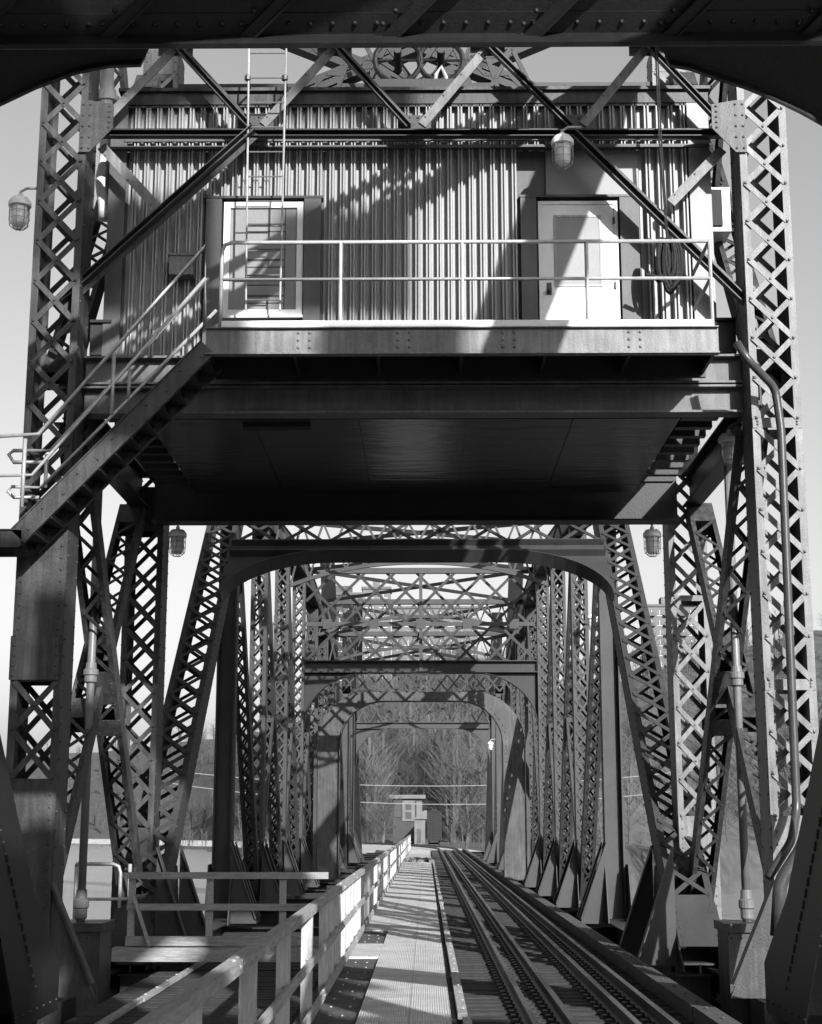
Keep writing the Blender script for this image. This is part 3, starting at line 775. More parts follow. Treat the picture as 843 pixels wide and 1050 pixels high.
def stair_rail(Y, top, low, kneex):
    z = lambda p: P(p[0],p[1],Y)
    a = MB(); a.tube([z(p) for p in top], .027, 8); obj('handrail', a, 'galv', st, smooth=True)
    a = MB(); a.tube([z(p) for p in low], .024, 8); obj('mid_rail', a, 'galv', st, smooth=True)
stair_rail(YP+.02, [(210,335),(211,252),(40,445),(-60,451)], [(211,285),(33,487),(-60,489)], 0)
stair_rail(YP+.72, [(214,285),(212,288),(52,462),(14,462),(9,466),(14,474),(50,474)], [(222,318),(42,500),(12,499),(8,504),(14,510),(40,510)], 0)
for px, y0, y1, Y in ((117,362,425,YP+.02),(26,450,520,YP+.02),(133,378,410,YP+.72),(48,466,500,YP+.72)):
    a = MB(); A = P(px,y0,Y); B = P(px+1,y1,Y); a.tube([A,V((A.x,Y,B.z))], .026, 8); obj('post', a, 'galv', st, smooth=True)

# ================================================================== LADDER
ld = thing('steel_ladder', 'slim steel ladder rising past the roof in front of the left window', 'ladder', P(272,315,20.0))
for px0_, px1_ in ((256,252),(295,287)):
    a = MB(); A = P(px0_,-10,19.98); B = P(px1_,318,19.98); a.tube([A,B], .015, 6); obj('side_rail', a, 'offwhite', ld)
for i in range(13):
    py = 4+i*25.3; f_ = (py+10)/328
    A = P(256-4*f_,py,19.98); B = P(295-8*f_,py,19.98); a = MB(); a.tube([A,V((B.x,B.y,A.z))], .011, 6); obj('rung', a, 'pole', ld)
for px in (254,292):
    a = MB(); c = P(px,80,19.98); a.tube([c, c+V((0,.3,0))], .02, 6); a.lathe((c.x,c.y,c.z-.05),[(.02,0),(.045,.02),(.045,.08),(.02,.1)],8); obj('standoff', a, 'pipe_dark', ld)

# ================================================================== LAMPS
def make_lamp(label, group):
    o = thing('bulkhead_lamp', label, 'lamp', (0,0,0), group)
    a = MB(); a.lathe((0,0,0),[(.05,.26),(.13,.25),(.175,.19),(.185,.17),(.185,.11),(.17,.10),(.02,.10)][::-1],20); a.tube([(0,0,.25),(0,0,.32)],.04,10); obj('cap', a, 'lamp_white', o, smooth=False)
    a = MB(); a.lathe((0,0,0),[(.02,-.25),(.08,-.24),(.115,-.20),(.13,-.1),(.135,.10)],20); obj('globe', a, 'glass', o, smooth=True)
    a = MB(); a.lathe((0,0,0),[(.02,-.18),(.07,-.16),(.085,-.03),(.06,.04),(.05,.10)],12); obj('bulb', a, 'lamp_white', o, smooth=True)
    a = MB()
    for i in range(8):
        q = i*math.pi/4; c, s_ = math.cos(q), math.sin(q)
        a.tube([(c*.165,s_*.165,.10),(c*.165,s_*.165,-.12),(c*.15,s_*.15,-.22),(c*.08,s_*.08,-.285),(0,0,-.295)],.007,5)
    for zz, r_ in ((0,.166),(-.12,.166),(-.22,.151)):
        a.tube([(r_*math.cos(j*math.pi/8),r_*math.sin(j*math.pi/8),zz) for j in range(17)],.006,5,cap=False)
    obj('cage', a, 'galv', o)
    return o
LG = None
lamp0 = None
LP = [((20,218),19.9,1.0,(.32,0),'caged white lamp on the outer side of the left tower column'),
      ((577,155),19.72,1.0,(0,.42),'caged white lamp over the machinery house door'),
      ((748,460),21.5,1.0,(.30,0),'caged lamp beside the upright pipe under the right end of the platform'),
      ((182,556),25.9,1.0,(-.28,0),'dark caged lamp on the left rear column just below the house'),
      ((669,556),25.9,1.0,(.28,0),'pale caged lamp on the right rear column just below the house'),
      ((608,638),41.0,1.0,(.2,0),'bright lamp on the right truss seen through the first arched portal'),
      ((546,712),62.0,1.0,(.2,0),'small lamp on the right truss beside the second arched portal'),
      ((503,765),82.0,1.0,(.2,0),'tiny lamp on the right truss, farthest down the bridge'),
      ((97,692),22.2,.8,(-.15,0),None)]
for (pp, Y, s_, arm, lb) in LP:
    if lb is None: continue
    l = make_lamp(lb, None) if lamp0 is None else copy_tree(lamp0)
    lamp0 = lamp0 or l
    c = P(pp[0],pp[1],Y); l.location = c; l['label'] = lb; l['group'] = 'caged lamps fixed to the bridge'; l.scale = (s_*.86,)*3
    a = MB(); a.tube([(0,0,.30),(0,0,.36),(arm[0]*.3,arm[1]*.3,.42),(arm[0],arm[1],.42)],.022,8)
    WL[l.name] = V((0,0,0)); br = obj('bracket_arm', a, 'galv', l, smooth=True)

A = P(727,237,22.0); B = P(748,192,22.0)
ec = thing('equipment_cabinet', 'small white framed cabinet with dark door beside the right tower column behind the house corner', 'cabinet', (A.x,22.0,A.z))
a = MB(); a.box((A.x,22.0,A.z),(B.x,22.5,B.z)); obj('case', a, 'white', ec)
a = MB(); a.box((A.x+.03,21.96,A.z+.08),(A.x+(B.x-A.x)*.62,21.998,B.z-.05)); obj('door', a, 'black_box', ec)
# ================================================================== PIPES, ROPE
def pipe(name, label, pts, r, m, cat='pipe', coll=()):
    pts = [V(p) for p in pts]; fine = [pts[0]]
    for i in range(1, len(pts)-1):
        p, q, n_ = pts[i-1], pts[i], pts[i+1]; k_ = min(.12, (q-p).length*.4, (n_-q).length*.4)
        A = q+(p-q).normalized()*k_; B = q+(n_-q).normalized()*k_
        for t in (0,.25,.5,.75,1): fine.append(A*(1-t)**2+q*2*t*(1-t)+B*t*t)
    fine.append(pts[-1])
    a = MB(); a.tube(fine, r, 14); o = obj(name, a, m, origin=pts[-1], smooth=True); tag(o, label, cat)
    for z, s_ in coll:
        f = MB(); p = min(fine, key=lambda q: abs(q.z-z)); p = V((p.x,p.y,z))
        f.lathe(p, [(r*1.0,-.12*s_),(r*1.55,-.1*s_),(r*1.55,-.03*s_),(r*1.9,-.02*s_),(r*1.9,.04*s_),(r*1.4,.05*s_),(r*1.3,.12*s_)], 16); obj('collar', f, m, o)
    return o
pipe('conduit', 'dark bent conduit running down the front of the right tower column', [P(756,352,19.3),P(766,368,19.2),P(795,398,19.55),P(801,440,19.55),P(817,830,19.55),P(812,862,19.3),P(788,900,19.1)], .055, 'pipe_dark')
pipe('conduit', 'thick dark curved pipe at the foot of the right tower column', [P(838,800,18.9),P(824,868,18.9),P(800,905,18.9),P(797,960,18.9)], .085, 'pipe_dark')
xq = XC-cx+.05
pipe('standpipe', 'upright grey pole with collar rising beside the left tower bracing', [(XC-cx+.1,22.6,7.6),(XC-cx+.1,22.6,zp(945,22.6))], .06, 'pole', coll=((zp(690,22.6),1.3),(zp(928,22.6),1.8)))
pipe('standpipe', 'upright grey pole with collar rising beside the right tower bracing', [(XC+cx-.12,22.6,7.6),(XC+cx-.12,22.6,zp(945,22.6))], .06, 'pole', coll=((zp(694,22.6),1.3),(zp(928,22.6),1.8)))
for sg, px in ((-1,92),(1,757)):
    a = MB(); x = XC+sg*(cx-.1); z = zp(945,22.6); a.box((x-.38,22.2,z-1.4),(x+.38,23.0,z-.12)); a.box((x-.42,22.15,z-.12),(x+.42,23.05,z))
    for i in range(6): a.rivet((x-.32+i*.13,22.2,z-.2),(0,-1,0),.02)
    tag(obj('pedestal', a, 'steel', origin=(x,22.6,z-1.4)), 'riveted steel pedestal under the %s upright pole' % ('left' if sg < 0 else 'right'), 'pedestal')
pipe('vent_pipe', 'white jointed pipe behind the top of the left tower column', [P(110,30,20.75),P(110,100,20.75),P(109,165,20.75),P(104,185,20.75),P(108,212,20.75),P(108,225,20.75)], .10, 'white', coll=((P(108,104,20.75).z,1.4),))
a = MB()
for dx in (0,.02): a.tube([P(672+dx*100,45,19.9),P(676+dx*100,140,19.9),P(684+dx*60,250,19.9)], .012, 5)
rng = random.Random(3)
rt = P(684,262,19.9)
for i in range(9):
    ox, oy = rng.uniform(-.12,.12), rng.uniform(-.06,.06); pts = []
    for j in range(17):
        q = j*math.pi/8; pts.append(rt+V((ox+math.sin(q)*(.05+.02*i*.3), oy, math.cos(q)*(.26+.015*i)-.02*i)))
    a.tube(pts, .024, 5, cap=False)
a.tube([rt+V((-.3,0,-.28)), rt+V((-.15,-.03,-.33)), rt+V((0,-.03,-.3)), rt+V((.17,0,-.27))], .03, 6)
tag(obj('rope_coil', a, 'rope', origin=rt), 'dark coiled rope hanging at the right end of the platform rail', 'rope')

# ================================================================== FAR TRUSS SPANS
def portal(parent, foot, dr, nr, hw, sbot, krx, krs, beam, lat, m, cells=10, thick=.3, lat_bw=.08, solid_leg=False):
    """portal in an inclined plane: foot point, up-slope direction, towards-viewer normal"""
    X = V((1,0,0)); pt = lambda x, s_: foot + X*x + dr*s_
    a = MB(); a.obox(pt(XC, sbot+beam/2), X*hw, nr*.02, dr*(beam/2))
    for s_ in (sbot, sbot+beam): a.obox(pt(XC, s_), X*hw, nr*(thick/2), dr*.015)
    obj('portal_beam', a, m, parent)
    for sg in (-1,1):
        n = 12; arc = []
        for i in range(n+1):
            q = i/n*math.pi/2
            arc.append(pt(XC+sg*(hw-krx+krx*math.cos(q)), sbot-krs+krs*math.sin(q)))
        a = MB(); poly = arc + [pt(XC+sg*(hw-krx), sbot+.0), pt(XC+sg*(hw+.02), sbot+.0), pt(XC+sg*(hw+.02), sbot-krs)]
        a.prism(poly, -nr*.03)
        o = obj('knee_bracket', a, m, parent); f = MB()
        for p, q in zip(arc, arc[1:]): f.bar(p, q, thick, .02, nr)
        obj('bracket_flange', f, m, o)
    a = MB(); s0, s1 = sbot+beam, sbot+beam+lat
    c = 2*hw/cells
    for i in range(cells):
        x0 = XC-hw+i*c
        a.bar(pt(x0,s0)+nr*.05, pt(x0+c,s1)+nr*.05, lat_bw, .02, X); a.bar(pt(x0+c,s0)+nr*.09, pt(x0,s1)+nr*.09, lat_bw, .02, X)
    obj('portal_lattice', a, m, parent)
    a = MB(); a.obox(pt(XC,s1+.08), X*hw, nr*(thick*.45), dr*.08); obj('top_strut', a, m, parent)

def span(name, label, nodes, zts, foot0, foot1, m, deep=None, riv=False):
    sp = thing(name, label, 'bridge span', (XC, foot0, 0))
    hx = 4.45
    for sg in (-1,1):
        x = XC+sg*hx
        if foot0 < nodes[0]:
            member('end_post', sp, (x,foot0,.1),(x,nodes[0],zts[0]), .70,.62, m, cell=.60, bw=.085, fw=.08, riv=riv, ends=(1.1,.4), rr=.02)
        member('end_post', sp, (x,foot1,.1),(x,nodes[-1],zts[-1]), .66,.6, m, cell=.62, riv=False, ends=(1.2,.4), plates=[(0,20)] )
        for i, (y, z) in enumerate(zip(nodes, zts)):
            if i < len(nodes)-1:
                a = MB(); A = V((x,y,z)); B = V((x,nodes[i+1],zts[i+1]))
                for s_ in (-1,1): a.bar(A+V((s_*.27,0,0)),B+V((s_*.27,0,0)),.04,.5,(1,0,0))
                a.bar(A+V((0,0,.26)),B+V((0,0,.26)),.66,.02,(1,0,0)); ch = obj('top_chord', a, m, sp)
                lc = MB(); L = (B-A).length; n = int(L/.45)
                for k_ in range(n):
                    s_ = 1 if k_%2 else -1
                    lc.bar(A.lerp(B,k_/n)+V((-s_*.27,0,-.26)),A.lerp(B,(k_+1)/n)+V((s_*.27,0,-.26)),.06,.012,(1,0,0))
                obj('lacing', lc, m, ch)
            if 0 < i < len(nodes)-1:
                member('truss_post', sp, (x,y,.1),(x,y,z-.2), .46,.44, m, cell=.42, bw=.06, fw=.07, riv=False, ends=(1.2,.3))
            else:   # hip hanger, solid
                a = MB(); 
                for s_ in (-1,1): a.box((x+s_*.2-.02,y-.2,.1),(x+s_*.2+.02,y+.2,z-.2))
                a.box((x-.18,y-.01,.1),(x+.18,y+.01,z-.2)); a.rivets((x-sg*.22,y-.12,.3),(x-sg*.22,y-.12,z-.4),(-sg,0,0),.3); obj('hanger', a, m, sp)
            # diagonals toward mid span
            if i < len(nodes)-1:
                mid = (len(nodes)-1)/2
                if i < mid: A, B = (x,y+.1,z-.3), (x,nodes[i+1]-.1,.3)
                else: A, B = (x,y+.1,.3), (x,nodes[i+1]-.1,zts[i+1]-.3)
                member('diagonal', sp, A, B, .36,.34, m, cell=.40, bw=.055, fw=.06, riv=False, ends=(1.0,.6), mode='X')
                if i in (1,2,3,4): 
                    A2 = (x,y+.1,B[2] if i < mid else A[2]); 
                    z_m = (z)/2
                    if i < mid: member('counter', sp, (x,y+.1,.3), (x,(y+nodes[i+1])/2,z_m), .28,.26, m, mode='V', cell=.3, bw=.05, fw=.05, riv=False, ends=(.4,.3))
                    else: member('counter', sp, (x,nodes[i+1]-.1,.3), (x,(y+nodes[i+1])/2,z_m), .28,.26, m, mode='V', cell=.3, bw=.05, fw=.05, riv=False, ends=(.4,.3))
            # transverse foot brackets
            xi = x-sg*.23
            for dy in ((-.45, .45) if 0 < i else (-.45,0,.45)):
                a = MB(); yy = y+dy
                a.prism([V((xi,yy,.02)),V((xi-sg*.62,yy,.02)),V((xi-sg*.56,yy,.16)),V((xi,yy,1.75))], V((0,.025,0)))
                a.bar((xi-sg*.60,yy+.012,.12),(xi,yy+.012,1.78),.02,.16,(sg,0,0)); obj('foot_bracket', a, m, sp)
            # node gusset at deck
            a = MB()
            for s_ in (-1,1): a.prism([V((x+s_*.25,y-.9,.0)),V((x+s_*.25,y+.9,.0)),V((x+s_*.25,y+.45,1.3)),V((x+s_*.25,y-.45,1.3))], V((s_*.02,0,0)))
            if y < 60:
                for k_ in range(8): a.rivet((x-sg*.27,y-.35,.2+k_*.14),(-sg,0,0),.025); a.rivet((x-sg*.27,y+.35,.2+k_*.14),(-sg,0,0),.025); a.rivet((x-sg*.27,y,.2+k_*.14),(-sg,0,0),.025)
            obj('gusset_plate', a, m, sp)
        a = MB(); y0 = min(foot0,nodes[0]); ibeam(a, (x,y0,-.2),(x,foot1,-.2), .5,.5,(0,0,1)); obj('bottom_chord', a, m, sp)
        if foot0 < nodes[0]:   # foot gusset of the end post
            a = MB(); xi = x-sg*.36
            for s_ in (0, sg*.72): a.prism([V((xi+s_,foot0-.6,.0)),V((xi+s_,foot0+2.6,.0)),V((xi+s_,foot0+2.1,1.5)),V((xi+s_,foot0+.5,.9))], V((sg*.02,0,0)))
            for k_ in range(16):
                for r_ in range(4): a.rivet((xi,foot0+.1+k_*.13,.1+r_*.14+k_*.05),(-sg,0,0),.024)
            obj('gusset_plate', a, m, sp)
            for yy in (foot0, foot0+2.3):
                a = MB(); a.prism([V((xi,yy,.02)),V((xi-sg*.62,yy,.02)),V((xi-sg*.56,yy,.2)),V((xi,yy,1.8))], V((0,.03,0)))
                a.bar((xi-sg*.60,yy+.015,.14),(xi,yy+.015,1.83),.02,.18,(sg,0,0)); obj('foot_bracket', a, m, sp)
    # top laterals and struts
    for i in range(len(nodes)-1):
        A0, A1 = (nodes[i],zts[i]), (nodes[i+1],zts[i+1])
        for sg in (-1,1):
            a = MB(); A = V((XC-sg*4.2,A0[0],A0[1])); B = V((XC+sg*4.2,A1[0],A1[1])); 
            a.bar(A,B,.12,.09,(0,0,1)); obj('lateral_brace', a, 'steel_dark', sp)
    for i in range(1, len(nodes)-1):
        y, z = nodes[i], zts[i]
        if deep is not None and i == deep: continue
        # shallow sway frame: strut, bottom chord cambered, V web
        hgt = 1.05
        a = MB(); a.box((XC-4.2,y-.12,z-.1),(XC+4.2,y+.12,z+.1)); obj('sway_strut', a, m, sp)
        lo = MB(); n = 14; pts = []
        for k_ in range(n+1):
            t = k_/n; pts.append(V((XC-4.2+8.4*t, y, z-hgt-.75*(abs(2*t-1)**2.2)+.45)))
        for p, q in zip(pts, pts[1:]): lo.bar(p, q, .12, .12, (0,0,1))
        obj('sway_chord', lo, m, sp)
        wb_ = MB()
        for k_ in range(n):
            tp = V(((pts[k_].x+pts[k_+1].x)/2, y, z-.1)); wb_.bar(pts[k_],tp,.06,.06,(0,1,0)); wb_.bar(tp,pts[k_+1],.06,.06,(0,1,0))
        obj('sway_web', wb_, m, sp)
    ff = [n_ for n_ in nodes] + ([foot0] if foot0 < nodes[0] else []) + [foot1]
    floor_system(sp, foot0, foot1, sorted(ff))
    return sp

nd = [35.3,41.9,48.5,55.0,61.6,68.2,74.7]; zt7 = [9.8,10.6,11.1,11.35,11.1,10.6,9.8]
s1 = span('truss_span', 'long through truss span of laced steel beyond the tower, around the track', nd, zt7, 24.6, 84.0, 'steel_far', deep=3, riv=True)
dr = V((0,35.3-24.6,9.8-.1)).normalized(); nr = V((0,-dr.z,dr.y)); nr = nr if nr.y < 0 else -nr
ft = V((0,24.6,.1))+nr*.33
sb = (zp(583,33)-.1)/dr.z
portal(s1, ft, dr, nr, 4.12, sb, 2.3, 1.75, .42, 1.15, 'steel_far', cells=8, thick=.34, lat_bw=.09)
yh = 60.0; ho, hi_ = 4.05, 3.2; zi = zp(719,yh); zo = zi-.18; ri, ro = 1.7, 2.0
inner = [V((XC-hi_,yh,.1))]+[V((XC-hi_+ri-ri*math.cos(q*math.pi/20), yh, zi-ri+ri*math.sin(q*math.pi/20))) for q in range(11)]
inner += [V((2*XC-p.x,p.y,p.z)) for p in reversed(inner)]
outer = [V((XC-ho,yh,.1))]+[V((XC-ho+ro-ro*math.cos(q*math.pi/20), yh, zo+.55-ro+(ro)*math.sin(q*math.pi/20))) for q in range(11)]
outer += [V((2*XC-p.x,p.y,p.z)) for p in reversed(outer)]
a = MB()
for i in range(len(inner)-1):
    a.prism([inner[i],inner[i+1],outer[i+1],outer[i]], V((0,.05,0)))
for p, q in zip(inner, inner[1:]):
    for t in range(max(1,int((q-p).length/.3))): a.rivet(p.lerp(q,(t+.5)/max(1,int((q-p).length/.3)))+V((0,0,.1))+V((-.12 if p.x < XC else .12,0,0)),(0,-1,0),.03)
af = obj('arch_frame', a, 'steel_mid', s1)
a = MB()
for p, q in zip(inner, inner[1:]): a.bar(p+V((0,.1,0)),q+V((0,.1,0)),.5,.03,(0,1,0))
obj('bracket_flange', a, 'steel_far', af)
a = MB()
for i in range(14):
    x0 = XC-3.6+i*7.2/14; x1 = x0+7.2/14
    a.bar((x0,yh-.05,zo+.56),(x1,yh-.05,zo+1.2),.06,.02,(1,0,0)); a.bar((x1,yh-.08,zo+.56),(x0,yh-.08,zo+1.2),.06,.02,(1,0,0))
a.box((XC-4.2,yh-.1,zo+1.25),(XC+4.2,yh+.1,zo+1.4)); obj('portal_lattice', a, 'steel_far', s1)
for sg in (-1,1):
    a = MB(); a.box((XC+sg*4.07,yh-.12,.1),(XC+sg*4.2,yh+.12,zo+1.4)); obj('frame_post', a, 'steel_far', s1)
# deep sway frame at mid span
yD = 55.0; zb0 = zp(690,yD); zt0 = 11.3
a = MB(); a.box((XC-4.2,yD-.22,zb0),(XC+4.2,yD+.22,zb0+.04)); a.box((XC-4.2,yD-.02,zb0+.04),(XC+4.2,yD+.02,zb0+.4)); a.box((XC-4.2,yD-.2,zb0+.4),(XC+4.2,yD+.2,zb0+.44)); obj('sway_beam', a, 'steel_dark', s1)
a = MB(); a.box((XC-4.2,yD-.1,9.25),(XC+4.2,yD-.06,9.4)); a.box((XC-4.2,yD-.1,zt0-.1),(XC+4.2,yD+.1,zt0+.1)); a.box((XC-.06,yD-.08,zb0),(XC+.06,yD-.04,zt0)); obj('sway_strut', a, 'steel_far', s1)
a = MB(); H = zt0-zb0-.4; z0 = zb0+.42; spc = 1.1
i = -8
while XC-4.2+i*spc < XC+4.2:
    xs0 = XC-4.2+i*spc
    for dx in (1,-1):
        A = [xs0, z0]; B = [xs0+H, z0+H]
        x0_, x1_ = A[0], B[0]; lo_, hi_ = XC-4.2, XC+4.2
        t0 = max(0,(lo_-x0_)/H); t1 = min(1,(hi_-x0_)/H)
        if t1 > t0+.02:
            pa = V((x0_+H*t0, yD-.04*dx, z0+H*t0)); pb = V((x0_+H*t1, yD-.04*dx, z0+H*t1))
            if dx < 0: pa.x = 2*XC-pa.x; pb.x = 2*XC-pb.x
            a.bar(pa, pb, .10, .05, (0,1,0) if False else (1,0,-dx))
    i += 1
obj('sway_lattice', a, 'steel_dark', s1)  # dark steel puts the lattice's shade into its colour
a = MB()
for k_ in range(5):
    x = XC-3.4+k_*1.7; a.box((x-.17,yD-.13,9.15),(x+.17,yD-.105,9.5))
obj('gusset_plate', a, 'steel_far', s1)
for sg in (-1,1):
    arc = [V((XC+sg*(4.2-2.3+2.3*math.cos(q*math.pi/20)), yD, zb0-1.9+1.9*math.sin(q*math.pi/20))) for q in range(11)]
    a = MB(); a.prism(arc+[V((XC+sg*1.9,yD,zb0)),V((XC+sg*4.22,yD,zb0)),V((XC+sg*4.22,yD,zb0-1.9))], V((0,.03,0)))
    for p, q in zip(arc,arc[1:]): a.bar(p,q,.3,.02,(0,1,0))
    obj('knee_bracket', a, 'steel_dark', s1)
# short far span
s2 = span('short_truss_span', 'short far truss span with the innermost arched portal before the hillside', [88.5,94.5], [9.8,9.8], 88.5, 104.0, 'steel_far')
drr = V((0,0,1)); nrr = V((0,-1,0))
portal(s2, V((0,94.2,0)), drr, nrr, 4.1, zp(747,94.2), 2.1, 2.1, .35, 1.5, 'steel_far', cells=10, thick=.35)
floor_system(s2, 104, 130, [110,117,124])

# ================================================================== FAR BUILDINGS
def building(px0, px1, pytop, Y, depth, m, label, floors, cols, zbase=None, win=True, name='apartment_building', balc=False):
    x0, x1 = P(px0,pytop,Y).x, P(px1,pytop,Y).x; zt_ = P((px0+px1)/2,pytop,Y).z; zb_ = zbase if zbase is not None else hillz((px0+px1)/2-437, Y)-4
    o = thing(name, label, 'building', ((x0+x1)/2, Y+depth/2, zb_))
    a = MB(); a.box((x0,Y,zb_),(x1,Y+depth,zt_)); wl = obj('wall', a, m, o)
    a = MB(); a.box((x0-.4,Y-.4,zt_),(x1+.4,Y+depth+.4,zt_+.7)); rf = obj('roof', a, 'concrete', o)
    a = MB(); a.box((x0+(x1-x0)*.35,Y+depth*.3,zt_+.7),(x0+(x1-x0)*.6,Y+depth*.6,zt_+3.6)); obj('roof_house', a, m, rf)
    fh = 3.0; cw = (x1-x0)/cols; src = None
    for f in range(floors):
        for c in range(cols):
            if (f*cols+c) >= 96: break
            xx = x0+cw*(c+.5); zz = zt_-1.9-f*fh
            if zz < zb_+1: continue
            if src is None:
                a = MB(); a.box((-cw*.28,-.12,-.8),(cw*.28,-.02,.8)); src = obj('window', a, 'window_glass', o); WL[src.name]=V((0,0,0))
                fm = MB(); fm.box((-cw*.32,-.2,-.95),(cw*.32,-.01,-.8)); fm.box((-.06,-.16,-.8),(.06,-.12,.8))
                q = obj('sill', fm, 'white', src); wn = src
            else: wn = copy_tree(src, o)
            wn.location = V((xx, Y, zz))-V(o.location)
        if balc:
            a = MB(); zz = zt_-2.9-f*fh
            if zz > zb_: 
                for c in range(0,cols,2): a.box((x0+cw*c+.2,Y-1.3,zz),(x0+cw*(c+1)-.2,Y-.02,zz+.15)); a.box((x0+cw*c+.2,Y-1.3,zz+.15),(x0+cw*(c+1)-.2,Y-1.2,zz+1.05))
                obj('balcony', a, 'concrete', o)
    return o
building(318,388,610,470,16,'brick','tall grey brick apartment block with many windows seen through the left lattice',12,8,balc=True)
building(372,400,604,455,10,'brick_pale','narrow dark stair tower attached between the two apartment blocks',12,2)
building(402,490,624,480,16,'brick_pale','pale apartment block with balconies behind the centre of the lattice',10,8,balc=True)
building(541,562,612,440,14,'brick','slim dark high block behind the right end of the lattice',12,3)
building(664,712,622,450,16,'brick_pale','pale balconied block on the wooded slope right of the first portal',6,6,balc=True)
building(268,300,640,520,14,'brick_pale','small pale block between left truss members on the skyline',8,5)
# signal cabin
Yc = 186; cb = thing('signal_cabin', 'two storey cabin with flat pale roof beside the curve at the far bank', 'cabin', P(418,856,Yc))
A, B = P(403,819,Yc), P(433,819,Yc); zb_ = -.5
a = MB(); a.box((A.x,Yc,zb_),(B.x,Yc+4,A.z)); obj('wall', a, 'steel_far', cb)
a = MB(); a.box((A.x-.4,Yc-.4,A.z),(B.x+.4,Yc+4.3,A.z+.45)); obj('roof', a, 'far_pale', cb)
wx = P(419,830,Yc).x; ww = 1.0
a = MB(); a.box((wx-.75,Yc-.12,P(0,842,Yc).z),(wx+.75,Yc-.01,P(0,821,Yc).z)); pn = obj('front_panel', a, 'far_pale', cb)
for py in (827,836):
    a = MB(); z = P(0,py,Yc).z; a.box((wx-.35,Yc-.18,z-.38),(wx+.35,Yc-.125,z+.38)); obj('window', a, 'window_glass', pn)
a = MB(); a.box((P(427,830,Yc).x,Yc-.15,P(0,841,Yc).z),(P(433,830,Yc).x,Yc-.01,P(0,822,Yc).z)); obj('corner_panel', a, 'far_pale', cb)
a = MB(); a.box((P(404,830,Yc).x,Yc-.1,P(0,838,Yc).z),(P(411,830,Yc).x,Yc-.01,P(0,823,Yc).z)); obj('window', a, 'window_glass', cb)
Ys = 172; sh = thing('small_shed', 'small white gabled shed between the cabin and the dark boxcar', 'shed', P(430,856,Ys))
A, B = P(425,840,Ys), P(436,840,Ys)
a = MB(); a.box((A.x,Ys,-.5),(B.x,Ys+2.5,A.z)); obj('wall', a, 'far_pale', sh)
a = MB(); t_ = P(437,831,Ys); a.prism([V((A.x-.15,Ys-.2,A.z)),V((B.x+.2,Ys-.2,A.z)),V((B.x+.2,Ys-.2,t_.z)),V((B.x-.1,Ys-.2,t_.z))], V((0,2.9,0))); obj('roof', a, 'far_pale', sh)
a = MB(); a.box((A.x+.3,Ys-.05,.1),(A.x+.75,Ys-.005,1.6)); obj('door', a, 'brick', sh)
Yb = 176; bc = thing('boxcar', 'dark windowless boxcar standing at the bend of the track', 'boxcar', P(446,857,Yb))
A, B = P(438,830,Yb), P(453,830,Yb)
a = MB(); a.box((A.x,Yb,.3),(B.x,Yb+9,A.z-.25)); bd = obj('body', a, 'black_box', bc)
a = MB(); a.prism([V((A.x-.05,Yb-.1,A.z-.24)),V((B.x+.05,Yb-.1,A.z-.24)),V(((A.x+B.x)/2,Yb-.1,A.z))], V((0,9.2,0))); obj('roof', a, 'steel_dark', bc)
a = MB(); a.box(((A.x+B.x)/2-.04,Yb-.08,.4),((A.x+B.x)/2+.04,Yb-.01,A.z-.3))
for z in (.8,1.6,2.4): a.box((A.x+.1,Yb-.06,z),(B.x-.1,Yb-.01,z+.06))
obj('end_rib', a, 'steel_dark', bd)
for y in (Yb+1.2, Yb+7.5):
    a = MB()
    for x in (A.x+.15,B.x-.3): a.tube([(x,y,-.05+.0),(x+.12,y,-.05)], .42, 14)
    a.tube([(A.x+.2,y,-.05),(B.x-.2,y,-.05)], .07, 8); obj('wheel_set', a, 'rail', bc)
# power wires across the valley
for i, (p0, p1, Y, lb) in enumerate((((300,790),(600,788),150,'thin pale overhead wire crossing the valley, upper one'),((300,803),(560,812),150,'thin pale overhead wire crossing the valley, lower one'))):
    A, B = P(*p0,Y), P(*p1,Y); A.x -= 12; B.x += 12; pts = [A.lerp(B,t/16)-V((0,0,1.6*(1-(2*t/16-1)**2))) for t in range(17)]
    a = MB(); a.tube(pts, .03, 5); tag(obj('overhead_wire', a, 'galv', origin=A), lb, 'wire')

# ================================================================== WOODS
def bare_tree(mb, base, h, rng, n=26):
    top = base+V((rng.uniform(-.06,.06)*h, 0, h*.62))
    mb.bar(base, top, h*.022, h*.022, (1,0,0))
    for i in range(n):
        t = rng.uniform(.25,1); s_ = base.lerp(top,t); q = rng.uniform(0,6.283); ln = h*rng.uniform(.18,.42)*(1.15-.4*t)
        e = s_+V((math.cos(q)*ln*.75, math.sin(q)*ln*.75, ln*rng.uniform(.45,1.1)))
        wd = h*.0030
        def tri(p, r_, w_):
            k = len(mb.v); d_ = (r_-p).cross(V((0,1,0)))
            if d_.length < 1e-5: return
            d_ = d_.normalized()*w_; mb.v += [tuple(p-d_),tuple(p+d_),tuple(r_)]; mb.f.append((k,k+1,k+2))
        tri(s_, e, wd)
        for j in range(4):
            u_ = rng.uniform(.3,.95); a0 = s_.lerp(e,u_); q2 = q+rng.uniform(-1.2,1.2); l2 = ln*rng.uniform(.3,.6)
            tri(a0, a0+V((math.cos(q2)*l2*.8, math.sin(q2)*l2*.8, l2*rng.uniform(.4,1.1))), wd*.7)
rng = random.Random(11); wd_ = MB()
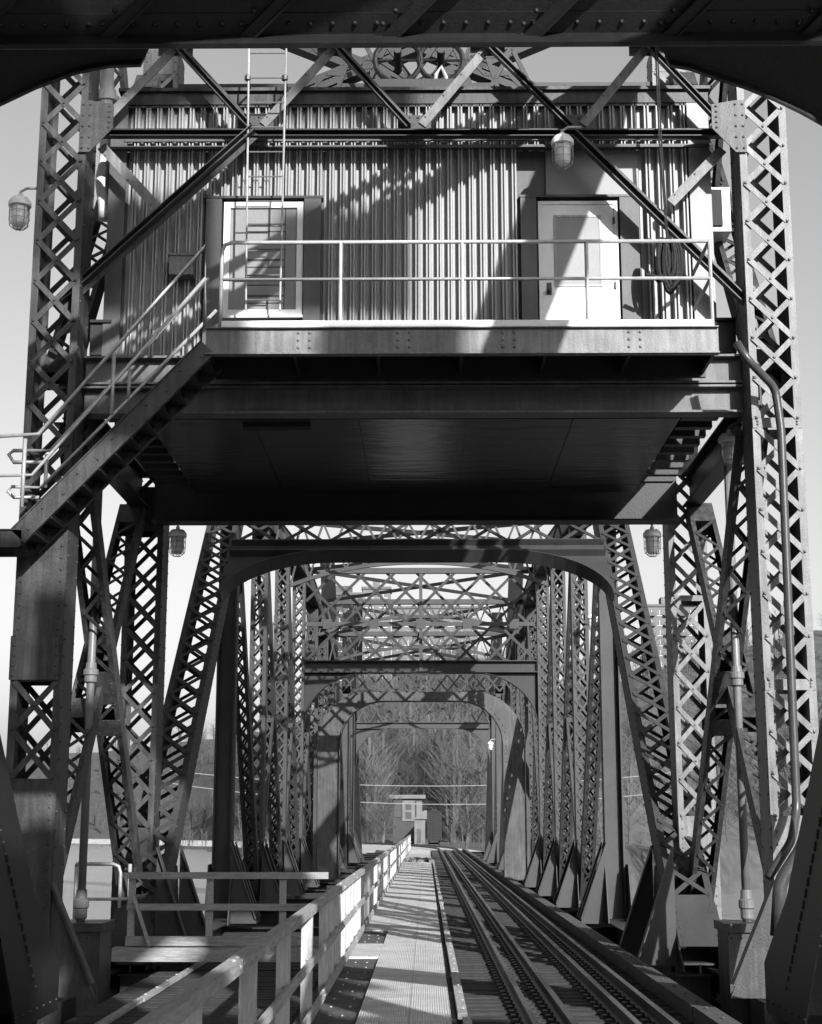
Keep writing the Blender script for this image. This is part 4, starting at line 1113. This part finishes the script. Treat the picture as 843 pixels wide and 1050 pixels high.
for i in range(2800):
    az = rng.choice((rng.uniform(-90,90), rng.uniform(-90,130), rng.uniform(-470,480)))
    s0, c0 = lerp_tab(SH,az), lerp_tab(CR,az); fl_ = 64 if abs(az) < 130 else 12
    t = rng.random(); d = s0+fl_+(c0-s0-fl_)*t
    if t > .97 and rng.random() < .5: continue
    x = az/F*d
    if d < 240 and -45 < az < 22: continue
    if d < 215 and abs(x+(d-128)**2*.0045) < 16 : continue
    h = rng.choice((rng.uniform(2,5),rng.uniform(6,13)))*(1 if d < 500 else 1.3)
    if i % 6 == 0:
        h = rng.uniform(12,17); bb = V((x,d,hillz(az,d)-.5)); wd_.bar(bb, bb+V((rng.uniform(-.5,.5),0,h*.8)), .34, .34, (1,0,0))
    bare_tree(wd_, V((x,d,hillz(az,d)-.5)), h, rng, 36 if d < 300 else 24)
o = obj('woods', wd_, 'twig', origin=(0,200,0)); o['kind'] = 'stuff'; tag(o, 'mass of bare winter trees covering the hillsides beyond the bridge', 'woods')
# scrub near the track end
sb_ = MB()
for i in range(260):
    y = rng.uniform(134,205); sgn = rng.choice((-1,1)); x = track_c(y) + (rng.uniform(5,16) if sgn > 0 else -rng.uniform(6.5,18))
    if -40 < x/y*F < 24 and y > 140: continue
    bare_tree(sb_, V((x,y,-.6)), rng.uniform(1.2,3.6), rng, 16)
o = obj('scrub', sb_, 'twig', origin=(0,150,0)); o['kind'] = 'stuff'; tag(o, 'low leafless scrub on both sides of the track beyond the bridge', 'scrub')
for (px, Y, h, lb) in ((812,150,20,'bare tree standing right of the tower, tallest on the near right bank'),(838,140,22,'bare tree at the right edge behind the sloping end post'),(478,160,9,'bushy bare tree right of the dark boxcar'),(392,170,8,'bare tree left of the signal cabin'),(350,158,7,'bare tree left of the far handrail end')):
    x = P(px,845,Y).x; az = px-437
    tr = MB(); trunk = MB(); base = V((x,Y,hillz(az,Y)-.3)) if hillz(az,Y) > -3 else V((x,Y,-2))
    th_ = thing('bare_tree', lb, 'tree', base)
    trunk.tube([base, base+V((.1*h*.3,0,h*.3)), base+V((0,0,h*.62))], [h*.022,h*.017,h*.007], 8); obj('trunk', trunk, 'trunk', th_)
    r_ = random.Random(int(px)); bare_tree(tr, base, h, r_, 90); obj('crown', tr, 'twig', th_)
